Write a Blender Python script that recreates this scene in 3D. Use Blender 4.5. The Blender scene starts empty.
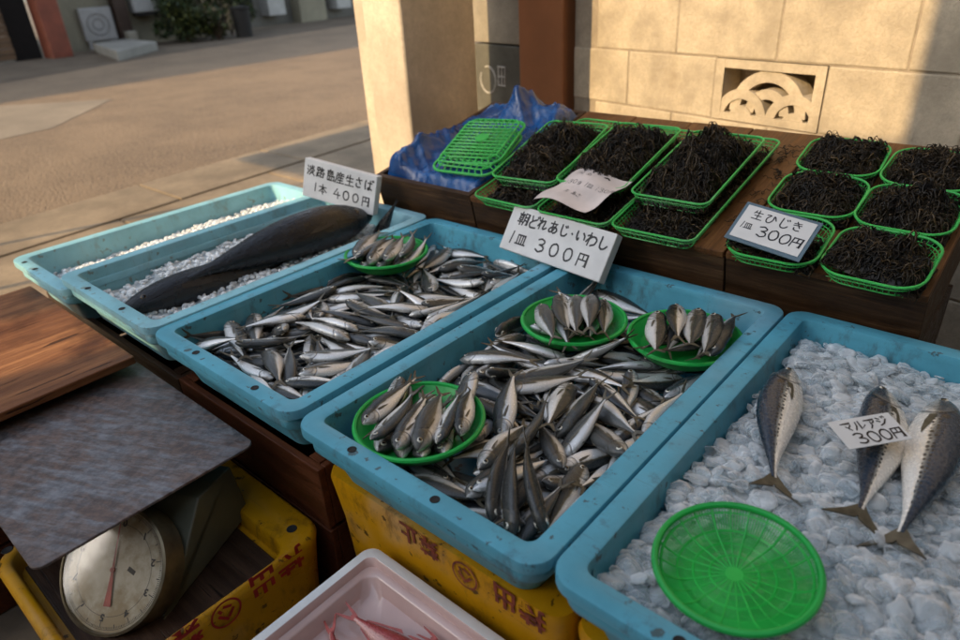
import bpy, bmesh, math, random
from mathutils import Vector, Matrix, Quaternion
random.seed(11)
PI = math.pi
SC = bpy.context.scene
COL = SC.collection
RIM = 0.55                                   # height of the blue crates' rims above the ground

# ------------------------------------------------------------------ shader helpers
class G:
    def __init__(s, name):
        s.m = bpy.data.materials.new(name); s.m.use_nodes = True
        s.t = s.m.node_tree; s.t.nodes.clear()
        s.out = s.t.nodes.new('ShaderNodeOutputMaterial')
        s.b = s.t.nodes.new('ShaderNodeBsdfPrincipled')
        s.t.links.new(s.b.outputs[0], s.out.inputs[0])
        s._c = {}
    def n(s, ty, **kw):
        d = s.t.nodes.new(ty)
        for k, v in kw.items(): setattr(d, k, v)
        return d
    def put(s, sock, v):
        if isinstance(v, bpy.types.NodeSocket): s.t.links.new(v, sock)
        elif v is not None:
            if isinstance(v, (tuple, list)) and len(v) == 3 and sock.type == 'RGBA': v = (*v, 1)
            sock.default_value = v
    def coord(s, which='Object'):
        if which not in s._c: s._c[which] = s.n('ShaderNodeTexCoord').outputs[which]
        return s._c[which]
    def geo(s, which): return s.n('ShaderNodeNewGeometry').outputs[which]
    def math(s, op, a, b=0.0, c=0.0, clamp=False):
        d = s.n('ShaderNodeMath', operation=op, use_clamp=clamp)
        s.put(d.inputs[0], a); s.put(d.inputs[1], b); s.put(d.inputs[2], c); return d.outputs[0]
    def mapr(s, v, a, b, c=0.0, d=1.0):
        m = s.n('ShaderNodeMapRange'); s.put(m.inputs[0], v)
        for i, x in enumerate((a, b, c, d)): m.inputs[i+1].default_value = x
        m.interpolation_type = 'SMOOTHSTEP'; return m.outputs[0]
    def mapping(s, vec, scale=(1, 1, 1), rot=(0, 0, 0), loc=(0, 0, 0)):
        m = s.n('ShaderNodeMapping'); s.put(m.inputs[0], vec)
        m.inputs[1].default_value = loc; m.inputs[2].default_value = rot; m.inputs[3].default_value = scale
        return m.outputs[0]
    def noise(s, scale, detail=4, rough=.55, vec=None, dist=0.0):
        d = s.n('ShaderNodeTexNoise'); s.put(d.inputs['Vector'], vec if vec is not None else s.coord())
        d.inputs['Scale'].default_value = scale; d.inputs['Detail'].default_value = detail
        d.inputs['Roughness'].default_value = rough; d.inputs['Distortion'].default_value = dist
        return d.outputs[0]
    def vor(s, scale, vec=None, feature='F1', out=0):
        d = s.n('ShaderNodeTexVoronoi', feature=feature); s.put(d.inputs['Vector'], vec if vec is not None else s.coord())
        d.inputs['Scale'].default_value = scale; return d.outputs[out]
    def ramp(s, fac, stops):
        d = s.n('ShaderNodeValToRGB'); s.put(d.inputs[0], fac)
        e = d.color_ramp.elements
        while len(e) < len(stops): e.new(0.5)
        for q, (p, c) in zip(e, stops):
            q.position = p
            q.color = (*c, 1) if isinstance(c, (tuple, list)) else (c, c, c, 1)
        return d.outputs[0]
    def mix(s, fac, a, b, mode='MIX'):
        d = s.n('ShaderNodeMix', data_type='RGBA', blend_type=mode)
        s.put(d.inputs[0], fac); s.put(d.inputs[6], a); s.put(d.inputs[7], b); return d.outputs[2]
    def bump(s, h, strength=.3, dist=.002):
        d = s.n('ShaderNodeBump'); d.inputs['Strength'].default_value = strength
        d.inputs['Distance'].default_value = dist; s.put(d.inputs['Height'], h)
        s.t.links.new(d.outputs[0], s.b.inputs['Normal'])
    def sep(s, v):
        d = s.n('ShaderNodeSeparateXYZ'); s.put(d.inputs[0], v); return d.outputs
    def rnd(s): return s.n('ShaderNodeObjectInfo').outputs['Random']
    def set(s, **kw):
        names = dict(col='Base Color', rough='Roughness', metal='Metallic', spec='Specular IOR Level', trans='Transmission Weight',
                     ior='IOR', coat='Coat Weight', coatr='Coat Roughness', alpha='Alpha', sss='Subsurface Weight', ssr='Subsurface Scale', sheen='Sheen Weight')
        for k, v in kw.items(): s.put(s.b.inputs[names[k]], v)
        return s.m

def simple(name, col, rough=.6, var=.25, scale=8, metal=0, bump=0.0, bscale=60, coat=0.0):
    g = G(name); f = g.noise(scale, 6)
    c = g.mix(g.mapr(f, .3, .75), tuple(x*(1-var) for x in col), tuple(min(1, x*(1+var*.5)) for x in col))
    if bump: g.bump(g.noise(bscale, 6), bump)
    return g.set(col=c, rough=rough, metal=metal, coat=coat)

def grimy_plastic(name, col, grime=(.06, .05, .035), amount=.5, rough=.38, scale=7):
    g = G(name); co = g.coord()
    big = g.noise(scale, 6, .6); fine = g.noise(55, 5, .65)
    base = g.mix(g.mapr(big, .3, .7), tuple(x*.82 for x in col), tuple(min(1, x*1.1) for x in col))
    fade = g.mapr(g.noise(3.1, 5, .6, g.mapping(co, loc=(3, 1, 2))), .52, .72)
    base = g.mix(g.math('MULTIPLY', fade, .35), base, tuple(min(1, .5*x+.32) for x in col))
    smear = g.mapr(g.noise(13, 8, .75, g.mapping(co, scale=(1, 1, .5))), .52, .70)
    spots = g.mapr(g.noise(38, 5, .62, g.mapping(co, loc=(7, 1, 4))), .625, .665)
    scr = g.mapr(g.noise(30, 3, .6, g.mapping(co, scale=(.12, 6, 1), rot=(0, 0, .5))), .64, .72)
    m = g.math('MAXIMUM', g.math('MULTIPLY', smear, .75), g.math('MULTIPLY', spots, .9))
    m = g.math('MULTIPLY', g.math('MAXIMUM', m, g.math('MULTIPLY', scr, .4)), amount)
    c = g.mix(m, base, grime)
    g.bump(g.math('ADD', g.math('MULTIPLY', fine, .4), big), .18, .002)
    return g.set(col=c, rough=g.mapr(big, .3, .75, rough-.1, rough+.16), spec=.3)

def wood(name, dark, mid, light, axis='Y', scale=1.0, rough=.6, wet=0.0, blotch=.5, spec=.22):
    g = G(name); co = g.coord()
    st = {'X': (.7, 11, 11), 'Y': (11, .7, 11), 'Z': (11, 11, .7)}[axis]
    st = tuple(v*scale for v in st)
    fib = g.noise(3.2, 9, .68, g.mapping(co, scale=st), .6)
    fine = g.noise(16, 6, .7, g.mapping(co, scale=st))
    c = g.ramp(fib, [(.28, dark), (.5, mid), (.72, light)])
    c = g.mix(g.mapr(fine, .35, .65, 0, .5), c, dark)
    bl = g.mapr(g.noise(5, 5, .6), .5, .72)
    c = g.mix(g.math('MULTIPLY', bl, blotch), c, tuple(x*.35 for x in dark))
    cr = g.mapr(g.noise(9, 4, .5, g.mapping(co, scale=tuple(v*1.7 for v in st))), .66, .7)
    c = g.mix(g.math('MULTIPLY', cr, .8), c, tuple(x*.25 for x in dark))
    g.bump(g.math('SUBTRACT', fine, g.math('MULTIPLY', cr, 1.5)), .45, .003)
    return g.set(col=c, rough=g.mapr(fib, .3, .7, rough-.18, rough+.12), coat=wet, spec=spec)

def concrete(name, col, var=.25, scale=5, bump=.4, pits=True, rough=.85, stain=(.5, .4, .28)):
    g = G(name)
    a = g.noise(scale, 8, .62); b = g.noise(scale*14, 6, .7)
    c = g.mix(g.mapr(a, .3, .7), tuple(x*(1-var) for x in col), tuple(min(1, x*(1+var*.6)) for x in col))
    st = g.mapr(g.noise(scale*.6, 6, .7, g.mapping(g.coord(), scale=(1, 1, .35), loc=(2, 5, 1))), .55, .75)
    c = g.mix(g.math('MULTIPLY', st, .38), c, tuple(x*y for x, y in zip(col, stain)))
    c = g.mix(g.mapr(b, .35, .7, 0, .4), c, tuple(x*.6 for x in col))
    h = b
    if pits:
        v = g.mapr(g.vor(scale*30), .0, .22)
        c = g.mix(g.mapr(g.math('SUBTRACT', 1, v), .55, .95, 0, .45), c, tuple(x*.35 for x in col))
        h = g.math('ADD', b, g.math('MULTIPLY', v, .6))
    g.bump(h, bump, .004)
    return g.set(col=c, rough=rough)

# ------------------------------------------------------------------ mesh helpers
class MB:
    def __init__(s): s.v = []; s.f = []; s.mi = []; s.uv = {}
    def add(s, vs, fs, mi=0, M=None):
        o = len(s.v)
        s.v += [tuple(M @ Vector(p)) for p in vs] if M is not None else [tuple(p) for p in vs]
        for f in fs: s.f.append(tuple(i+o for i in f)); s.mi.append(mi)
        return o
    def box(s, x0, x1, y0, y1, z0, z1, mi=0, M=None):
        v = [(x, y, z) for z in (z0, z1) for x, y in ((x0, y0), (x1, y0), (x1, y1), (x0, y1))]
        s.add(v, [(0, 3, 2, 1), (4, 5, 6, 7), (0, 1, 5, 4), (1, 2, 6, 5), (2, 3, 7, 6), (3, 0, 4, 7)], mi, M)
    def loops(s, rings, mi=0, cap0=False, cap1=False, closed=True, M=None):
        n = len(rings[0]); vs = [p for r in rings for p in r]; fs = []
        for i in range(len(rings)-1):
            for k in range(n if closed else n-1):
                fs.append((i*n+k, i*n+(k+1) % n, (i+1)*n+(k+1) % n, (i+1)*n+k))
        if cap0: fs.append(tuple(range(n-1, -1, -1)))
        if cap1: fs.append(tuple((len(rings)-1)*n+k for k in range(n)))
        return s.add(vs, fs, mi, M)
    def tube(s, pts, r, k=6, closed=False, mi=0, M=None, taper=None):
        pts = [Vector(p) for p in pts]; n = len(pts); rings = []
        up = Vector((0, 0, 1)); prev = None
        for i, p in enumerate(pts):
            a = pts[(i-1) % n] if (closed or i > 0) else p
            b = pts[(i+1) % n] if (closed or i < n-1) else p
            t = (b-a)
            t = t.normalized() if t.length > 1e-9 else Vector((1, 0, 0))
            if prev is None:
                u = t.cross(up)
                if u.length < .05: u = t.cross(Vector((1, 0, 0)))
            else: u = prev - t*prev.dot(t)
            u.normalize(); w = t.cross(u); prev = u
            rr = r if taper is None else r*taper(i/max(1, n-1))
            rings.append([p+u*(rr*math.cos(2*PI*j/k))+w*(rr*math.sin(2*PI*j/k)) for j in range(k)])
        if closed: rings.append(rings[0])
        s.loops(rings, mi, cap0=not closed, cap1=not closed, M=M)
    def lathe(s, prof, n=32, mi=0, M=None):
        rings = [[(r*math.cos(2*PI*k/n), r*math.sin(2*PI*k/n), z) for k in range(n)] for r, z in prof]
        s.loops(rings, mi, M=M)
    def build(s, name, mats, parent=None, smooth=True, loc=None, angle=40, bevel=0):
        me = bpy.data.meshes.new(name); me.from_pydata(s.v, [], s.f)
        for m in (mats if isinstance(mats, (list, tuple)) else [mats]): me.materials.append(m)
        me.polygons.foreach_set('material_index', s.mi)
        if smooth:
            me.polygons.foreach_set('use_smooth', [True]*len(me.polygons))
            if angle < 180: me.set_sharp_from_angle(angle=math.radians(angle))
        me.update()
        o = bpy.data.objects.new(name, me); COL.objects.link(o)
        if parent: o.parent = parent
        if loc: o.location = loc
        if bevel:
            b = o.modifiers.new('edge', 'BEVEL'); b.width = bevel; b.segments = 2; b.limit_method = 'ANGLE'
        return o

def rrect(x0, x1, y0, y1, r, z, seg=5):
    p = []
    for cx, cy, a in ((x1-r, y1-r, 0), (x0+r, y1-r, 90), (x0+r, y0+r, 180), (x1-r, y0+r, 270)):
        for k in range(seg+1):
            t = math.radians(a+90*k/seg); p.append((cx+r*math.cos(t), cy+r*math.sin(t), z))
    return p

def tag(o, label, cat, group=None, kind=None):
    o['label'] = label; o['category'] = cat
    if group: o['group'] = group
    if kind: o['kind'] = kind
    return o
def thing(name, loc, label, cat, group=None, rot=(0, 0, 0)):
    o = bpy.data.objects.new(name, None); COL.objects.link(o); o.empty_display_size = .05
    o.location = loc; o.rotation_euler = rot
    return tag(o, label, cat, group)
def structure(o): o['kind'] = 'structure'; return o
def dup(root, **kw):
    r = root.copy(); COL.objects.link(r)
    for ch in list(root.children):
        c = ch.copy(); COL.objects.link(c); c.parent = r
        for g in list(ch.children):
            d = g.copy(); COL.objects.link(d); d.parent = c
    for k, v in kw.items(): setattr(r, k, v)
    return r

# ------------------------------------------------------------------ camera (solved from the photograph's crates)
PITCH, ROLL, YAW = math.radians(27.9966), math.radians(-3.4338), math.radians(-42.5045)
CAM = Vector((.80748, -.42886, 1.17))
_ca, _sa = math.cos(YAW), math.sin(YAW)
_r0 = Vector((_ca, -_sa, 0)); _h0 = Vector((_sa, _ca, 0))
_f = _h0*math.cos(PITCH)-Vector((0, 0, 1))*math.sin(PITCH)
_u0 = _h0*math.sin(PITCH)+Vector((0, 0, 1))*math.cos(PITCH)
_r = _r0*math.cos(ROLL)+_u0*math.sin(ROLL)
_u = -_r0*math.sin(ROLL)+_u0*math.cos(ROLL)
cd = bpy.data.cameras.new('camera'); cam = bpy.data.objects.new('camera', cd); COL.objects.link(cam)
M = Matrix((( _r.x, _u.x, -_f.x, CAM.x), (_r.y, _u.y, -_f.y, CAM.y), (_r.z, _u.z, -_f.z, CAM.z), (0, 0, 0, 1)))
cam.matrix_world = M
cd.sensor_width = 36; cd.lens = 671.384/960*36; cd.clip_end = 400; cd.clip_start = .02
cd.dof.use_dof = True; cd.dof.focus_distance = 1.18; cd.dof.aperture_fstop = 3.6
SC.camera = cam
SUN_AZ, SUN_EL = math.radians(17.5), math.radians(28)
SUN_STRENGTH, SKY_STRENGTH, EXPOSURE = 2.9, .21, 0.9
LOW = (-3.05, -6.0, 4.95)                       # added unseen sun-blocking wall: near end, front face, height
SUN_GAP = (-2.86, -2.50, 3.95)                     # gap cut in it so sun reaches the board: from, to, height
TALL = (-1.80, -6.2)                            # added unseen sun-blocking box: near corner
# resting places of the small fish, settled by a rigid-body drop: heap, shape, length, snout x y z, rotation w x y z
FISH = (
('c3',5,0.146,0.4106,0.1739,0.4719,0.604,-0.604,-0.367,0.367), ('c3',2,0.153,0.0729,0.7225,0.4701,0.049,0.028,0.640,-0.766), ('c3',5,0.143,0.3450,0.3957,0.4715,0.497,-0.405,0.493,-0.589),
('c3',2,0.155,0.1560,0.2289,0.4887,0.115,0.019,-0.648,0.753), ('c3',2,0.144,0.1626,0.6055,0.4803,0.004,0.060,-0.728,0.683), ('c3',1,0.153,0.3192,0.2657,0.4865,0.244,-0.245,0.660,-0.667),
('c3',0,0.137,0.2718,0.5409,0.4769,0.696,0.717,-0.011,0.047), ('c3',0,0.156,0.1588,0.1458,0.4940,0.234,0.242,-0.710,-0.618), ('c3',1,0.155,0.2176,0.2622,0.4709,0.498,-0.369,0.518,-0.590),
('c3',2,0.149,0.1715,0.5608,0.4804,0.068,-0.112,0.638,-0.759), ('c3',3,0.150,0.4337,0.4116,0.4904,0.771,-0.622,0.094,-0.103), ('c3',2,0.145,0.4193,0.6660,0.4722,0.653,0.651,0.275,0.270),
('c3',5,0.144,0.2024,0.6371,0.4718,0.036,-0.036,0.706,-0.706), ('c3',3,0.163,0.1046,0.5280,0.4704,0.257,-0.265,0.822,-0.433), ('c3',4,0.144,0.3284,0.1457,0.4810,0.752,-0.607,-0.205,0.156),
('c3',0,0.133,0.2140,0.4571,0.4892,0.369,0.413,0.610,0.567), ('c3',0,0.134,0.4250,0.0930,0.5000,0.801,0.582,-0.054,0.131), ('c3',1,0.155,0.2557,0.4918,0.4803,0.585,0.785,-0.160,-0.130),
('c3',2,0.151,0.4156,0.4553,0.4936,0.736,0.665,-0.106,-0.073), ('c3',1,0.145,0.2053,0.3558,0.4766,0.405,0.405,-0.604,-0.554), ('c3',1,0.145,0.3277,0.3067,0.4876,0.327,0.346,-0.710,-0.519),
('c3',5,0.151,0.2314,0.0375,0.4766,0.283,0.211,-0.604,-0.715), ('c3',5,0.146,0.3180,0.2054,0.4923,0.351,0.214,-0.585,-0.699), ('c3',1,0.152,0.1179,0.3027,0.4973,0.580,0.441,-0.468,-0.500),
('c3',0,0.143,0.2784,0.2898,0.4674,0.503,-0.530,-0.389,0.561), ('c3',2,0.145,0.3086,0.0984,0.4858,0.265,0.300,-0.660,-0.635), ('c3',0,0.152,0.3535,0.3691,0.4884,0.726,0.625,0.198,0.208),
('c3',3,0.147,0.3426,0.2638,0.5002,0.591,-0.800,0.036,-0.092), ('c3',2,0.153,0.3636,0.6791,0.4839,0.804,-0.547,-0.116,0.202), ('c3',5,0.164,0.2260,0.1695,0.5142,0.663,0.507,-0.437,-0.336),
('c3',5,0.154,0.3848,0.1365,0.4817,0.870,0.365,0.150,0.296), ('c3',2,0.157,0.3803,0.6038,0.4829,0.651,-0.663,-0.266,0.256), ('c3',0,0.142,0.3005,0.1806,0.4879,0.478,0.490,-0.544,-0.486),
('c3',2,0.140,0.1072,0.4230,0.4703,0.244,0.377,-0.593,-0.669), ('c3',4,0.149,0.2243,0.5430,0.5009,0.620,-0.613,-0.388,0.299), ('c3',3,0.142,0.2184,0.1123,0.4813,0.050,-0.041,0.616,0.785),
('c3',4,0.158,0.3590,0.0707,0.5012,0.376,0.371,-0.644,-0.554), ('c3',2,0.144,0.3658,0.1618,0.5085,0.252,-0.441,0.572,-0.644), ('c3',1,0.142,0.1477,0.2655,0.5106,0.084,-0.005,-0.659,0.747),
('c3',4,0.145,0.2872,0.4222,0.4891,0.088,-0.107,-0.761,0.634), ('c3',2,0.144,0.2984,0.4002,0.5081,0.198,-0.064,-0.649,0.732), ('c3',1,0.147,0.2716,0.1210,0.5030,0.416,0.369,-0.574,-0.602),
('c3',5,0.131,0.3129,0.2763,0.5068,0.097,-0.175,0.730,-0.653), ('c3',4,0.146,0.2685,0.3504,0.4944,0.343,-0.650,0.572,-0.365), ('c3',2,0.136,0.2641,0.5930,0.4926,0.095,-0.249,0.785,-0.559),
('c3',2,0.156,0.2036,0.0649,0.4780,0.709,0.699,0.062,-0.071), ('c3',3,0.162,0.4343,0.2110,0.4986,0.072,0.697,0.712,0.046), ('c3',5,0.160,0.0613,0.3253,0.4881,0.253,-0.330,-0.603,0.681),
('c3',1,0.160,0.1248,0.2919,0.4948,0.034,0.013,0.694,-0.719), ('c3',1,0.139,0.2202,0.0718,0.5409,0.627,0.696,-0.307,-0.170), ('c3',4,0.139,0.0643,0.5003,0.4952,0.039,-0.078,-0.755,0.649),
('c3',0,0.159,0.3336,0.1630,0.4911,0.240,-0.438,0.742,-0.447), ('c3',2,0.154,0.3193,0.5868,0.4701,0.475,0.799,0.366,0.046), ('c3',1,0.170,0.0614,0.4226,0.5368,0.707,-0.135,-0.016,-0.694),
('c3',0,0.157,0.0917,0.2956,0.5051,0.513,-0.533,0.472,-0.479), ('c3',4,0.153,0.2961,0.5691,0.4877,0.234,-0.250,0.674,-0.655), ('c3',1,0.151,0.3082,0.3209,0.5050,0.586,0.545,-0.448,-0.397),
('c3',2,0.170,0.1510,0.0469,0.5317,0.555,-0.641,0.416,-0.330), ('c3',3,0.147,0.3987,0.0360,0.5002,0.595,-0.373,0.483,-0.523), ('c3',1,0.144,0.1433,0.6383,0.4765,0.320,0.328,-0.666,-0.589),
('c3',1,0.149,0.2782,0.1269,0.5182,0.448,-0.598,0.511,-0.425), ('c3',0,0.152,0.2785,0.3368,0.4956,0.703,0.707,0.041,0.063), ('c3',2,0.147,0.0645,0.4628,0.4776,0.284,0.655,-0.646,-0.271),
('c3',4,0.154,0.1197,0.3003,0.5251,0.396,-0.609,0.463,-0.508), ('c3',1,0.151,0.1413,0.0962,0.4774,0.052,0.011,0.600,0.798), ('c3',2,0.137,0.0572,0.2557,0.4935,0.038,0.704,-0.705,-0.082),
('c3',1,0.161,0.2693,0.4499,0.5048,0.299,0.283,-0.719,-0.560), ('c3',3,0.161,0.1534,0.3936,0.4976,0.037,-0.022,0.654,0.756), ('c3',0,0.148,0.1609,0.5445,0.4983,0.198,-0.294,0.669,-0.653),
('c3',5,0.143,0.0971,0.4908,0.5313,0.201,0.144,-0.623,-0.742), ('c3',0,0.149,0.1961,0.6445,0.4761,0.309,-0.401,0.646,-0.571), ('c3',4,0.153,0.0955,0.2800,0.5122,0.039,-0.025,0.798,-0.601),
('c3',0,0.142,0.4312,0.3052,0.4782,0.508,0.544,0.600,0.293), ('c3',4,0.148,0.3947,0.3006,0.5052,0.484,-0.436,0.545,-0.528), ('c3',0,0.151,0.3933,0.2326,0.5093,0.543,-0.323,-0.421,0.651),
('c3',2,0.148,0.0886,0.4880,0.5139,0.501,0.561,0.510,0.418), ('c3',2,0.146,0.1585,0.0429,0.4933,0.068,-0.121,0.786,-0.602), ('c3',1,0.146,0.4029,0.0763,0.5184,0.741,0.659,0.010,0.132),
('c3',2,0.151,0.0721,0.4784,0.5001,0.142,-0.133,-0.701,0.686), ('c3',4,0.155,0.3196,0.5003,0.5084,0.405,-0.374,-0.585,0.595), ('c3',3,0.138,0.2971,0.0743,0.5120,0.549,0.373,-0.447,-0.600),
('c3',4,0.148,0.2811,0.4215,0.5188,0.150,-0.128,-0.679,0.707), ('c3',3,0.146,0.2875,0.2339,0.4926,0.614,-0.610,-0.285,0.412), ('c3',0,0.137,0.2530,0.0897,0.4985,0.643,-0.765,-0.003,-0.026),
('c3',1,0.155,0.1833,0.0422,0.5056,0.118,-0.126,0.719,-0.674), ('c3',0,0.140,0.3640,0.2053,0.5036,0.248,-0.471,0.729,-0.431), ('c3',0,0.165,0.0781,0.7476,0.5024,0.113,-0.038,-0.608,-0.785),
('c3',3,0.141,0.4382,0.5495,0.4813,0.739,0.322,0.366,0.465), ('c3',2,0.160,0.1851,0.0573,0.5372,0.526,0.694,-0.355,-0.340), ('c3',0,0.138,0.1250,0.6265,0.4890,0.053,-0.090,0.684,-0.722),
('c3',4,0.146,0.1392,0.3835,0.4908,0.123,-0.241,-0.671,0.691), ('c3',3,0.158,0.1917,0.4563,0.4877,0.118,-0.368,0.859,0.336), ('c3',5,0.168,0.2142,0.5766,0.5259,0.744,-0.644,0.170,-0.041),
('c3',4,0.152,0.2053,0.4171,0.5070,0.717,-0.689,0.004,0.101), ('c3',0,0.141,0.3074,0.2805,0.5068,0.695,-0.597,0.267,-0.298), ('c3',1,0.152,0.2968,0.3709,0.5135,0.045,-0.177,-0.843,0.506),
('c3',2,0.157,0.2018,0.4330,0.5000,0.042,-0.066,0.671,0.738), ('c3',3,0.166,0.3187,0.1843,0.4934,0.465,0.227,0.580,0.629), ('c3',4,0.152,0.1910,0.4076,0.5251,0.233,0.401,-0.861,-0.208),
('c3',5,0.151,0.1067,0.6731,0.4800,0.071,0.162,-0.715,-0.677), ('c3',3,0.154,0.2335,0.0988,0.5357,0.562,0.728,-0.325,-0.221), ('c3',0,0.148,0.1173,0.3404,0.5020,0.096,-0.108,-0.540,0.829),
('c3',2,0.158,0.1563,0.2947,0.5463,0.542,-0.518,0.201,-0.630), ('c3',3,0.159,0.4414,0.2626,0.5302,0.661,0.703,-0.235,-0.118), ('c3',3,0.164,0.3244,0.2588,0.5132,0.656,-0.343,0.395,-0.544),
('c3',2,0.159,0.0533,0.6566,0.4625,0.581,-0.102,0.599,-0.541), ('c3',2,0.155,0.0485,0.3369,0.5210,0.153,0.187,-0.664,-0.708), ('c3',3,0.150,0.1478,0.2651,0.5654,0.375,-0.354,-0.738,0.435),
('c3',3,0.142,0.1352,0.1434,0.4922,0.096,0.135,0.874,0.457), ('c3',0,0.151,0.3481,0.2262,0.4958,0.270,0.630,-0.494,-0.535), ('c3',4,0.155,0.3950,0.4781,0.4959,0.457,0.464,-0.582,-0.488),
('c3',3,0.156,0.3120,0.7527,0.4690,0.537,-0.720,-0.286,0.334), ('c3',2,0.159,0.2514,0.2087,0.5051,0.542,0.668,-0.282,-0.424), ('c3',2,0.168,0.1634,0.3331,0.5112,0.341,-0.276,0.672,-0.596),
('c3',3,0.157,0.1834,0.2998,0.5208,0.320,0.310,-0.600,-0.664), ('c3',3,0.149,0.2012,0.4713,0.5070,0.583,-0.779,-0.107,0.204), ('c3',2,0.152,0.4318,0.3300,0.5133,0.245,-0.664,0.682,-0.185),
('c3',0,0.133,0.3732,0.2034,0.5140,0.692,0.648,-0.227,-0.221), ('c3',3,0.152,0.0556,0.1887,0.5564,0.400,0.322,0.463,0.722), ('c3',1,0.155,0.4305,0.3538,0.5007,0.300,0.642,0.658,0.254),
('c3',0,0.152,0.0561,0.3712,0.4950,0.687,-0.105,0.110,-0.710), ('c3',4,0.156,0.3075,0.0818,0.5251,0.454,0.410,-0.600,-0.516), ('c3',0,0.153,0.1011,0.1996,0.5337,0.171,-0.282,-0.743,0.583),
('c3',5,0.147,0.3449,0.5629,0.4992,0.444,-0.815,-0.324,0.186), ('c3',0,0.169,0.2588,0.3908,0.5148,0.445,0.346,0.598,0.570), ('c3',3,0.142,0.3904,0.5632,0.4806,0.494,0.664,0.532,0.178),
('c3',2,0.173,0.3086,0.1593,0.5229,0.760,-0.208,0.182,-0.588), ('c2',3,0.149,-0.2279,0.0807,0.4767,0.469,0.498,-0.553,-0.475), ('c2',1,0.148,-0.1504,0.2907,0.4771,0.606,0.698,-0.303,-0.232),
('c2',3,0.138,-0.2669,0.7861,0.4808,0.237,0.278,0.586,0.724), ('c2',5,0.143,-0.2890,0.2216,0.4718,0.218,-0.217,0.673,-0.673), ('c2',3,0.150,-0.4490,0.0625,0.4801,0.434,0.454,-0.610,-0.483),
('c2',3,0.140,-0.4577,0.2644,0.4727,0.090,-0.108,0.699,-0.701), ('c2',4,0.173,-0.2228,0.2421,0.4744,0.645,0.660,0.264,0.279), ('c2',2,0.147,-0.3325,0.1979,0.4722,0.585,-0.472,0.442,-0.490),
('c2',2,0.160,-0.3621,0.7489,0.5034,0.478,-0.421,-0.523,0.566), ('c2',3,0.148,-0.3447,0.6250,0.4732,0.563,-0.573,0.414,-0.428), ('c2',2,0.129,-0.3924,0.1030,0.4714,0.004,0.009,-0.707,-0.707),
('c2',1,0.152,-0.2871,0.2391,0.4992,0.112,0.265,0.733,0.617), ('c2',2,0.160,-0.3311,0.1579,0.4731,0.436,-0.333,0.546,-0.633), ('c2',2,0.152,-0.1336,0.3617,0.4977,0.704,-0.660,-0.209,0.157),
('c2',2,0.138,-0.1560,0.6087,0.4712,0.797,0.603,0.015,-0.035), ('c2',1,0.159,-0.4128,0.3713,0.4667,0.418,0.331,0.664,0.524), ('c2',1,0.153,-0.2657,0.2514,0.4753,0.504,0.488,-0.497,-0.512),
('c2',4,0.151,-0.2390,0.2300,0.4863,0.152,-0.262,0.657,-0.691), ('c2',0,0.160,-0.3885,0.1705,0.4667,0.018,-0.224,0.719,0.657), ('c2',1,0.167,-0.2564,0.0610,0.4966,0.034,0.038,0.958,-0.282),
('c2',2,0.140,-0.3774,0.5167,0.4720,0.619,0.622,-0.336,-0.341), ('c2',3,0.144,-0.4595,0.0472,0.4781,0.170,0.074,-0.393,-0.901), ('c2',3,0.141,-0.1878,0.6393,0.4814,0.919,0.389,-0.012,0.064),
('c2',2,0.162,-0.4551,0.7811,0.4812,0.282,-0.481,-0.724,0.405), ('c2',0,0.149,-0.3899,0.1264,0.4807,0.124,-0.173,0.849,-0.483), ('c2',1,0.127,-0.3472,0.5187,0.4738,0.560,0.659,-0.387,-0.321),
('c2',3,0.146,-0.3436,0.1773,0.5032,0.389,-0.349,0.520,-0.675), ('c2',1,0.153,-0.2902,0.3203,0.4954,0.592,0.517,-0.459,-0.414), ('c2',0,0.160,-0.1855,0.5017,0.4943,0.658,-0.661,-0.302,0.199),
('c2',1,0.154,-0.3359,0.1201,0.4750,0.119,0.139,-0.607,-0.774), ('c2',0,0.139,-0.3175,0.5780,0.4863,0.219,0.211,0.645,0.701), ('c2',3,0.159,-0.0706,0.4181,0.4941,0.740,0.640,0.122,0.167),
('c2',1,0.161,-0.1381,0.5235,0.4703,0.697,-0.689,0.197,-0.032), ('c2',0,0.157,-0.4368,0.3148,0.4884,0.285,0.328,-0.699,-0.568), ('c2',5,0.160,-0.3201,0.4331,0.4905,0.276,0.219,-0.582,-0.733),
('c2',2,0.136,-0.3458,0.2712,0.4907,0.349,0.508,-0.596,-0.514), ('c2',5,0.157,-0.4025,0.7409,0.4719,0.405,-0.521,-0.585,0.471), ('c2',1,0.143,-0.2862,0.2457,0.4933,0.208,0.142,-0.702,-0.667),
('c2',4,0.155,-0.1102,0.3937,0.5098,0.727,-0.669,0.027,-0.150), ('c2',0,0.149,-0.4342,0.0657,0.4963,0.596,-0.318,0.328,-0.660), ('c2',3,0.152,-0.3923,0.2130,0.4837,0.330,-0.700,-0.542,0.328),
('c2',0,0.153,-0.2870,0.6254,0.4895,0.407,0.361,-0.584,-0.603), ('c2',0,0.132,-0.3124,0.0914,0.4784,0.148,0.188,-0.665,-0.708), ('c2',2,0.143,-0.2561,0.4668,0.5011,0.249,0.248,-0.638,-0.685),
('c2',0,0.161,-0.1260,0.2454,0.4862,0.686,-0.725,0.051,0.024), ('c2',0,0.157,-0.4148,0.7471,0.4891,0.347,-0.262,-0.561,0.704), ('c2',2,0.152,-0.3067,0.4434,0.4841,0.274,0.179,0.685,0.651),
('c2',5,0.171,-0.4276,0.0819,0.4814,0.185,-0.187,0.819,-0.510), ('c2',2,0.147,-0.4045,0.5730,0.4869,0.151,0.132,0.675,0.710), ('c2',0,0.144,-0.1072,0.5922,0.4954,0.697,-0.715,0.009,-0.050),
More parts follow.
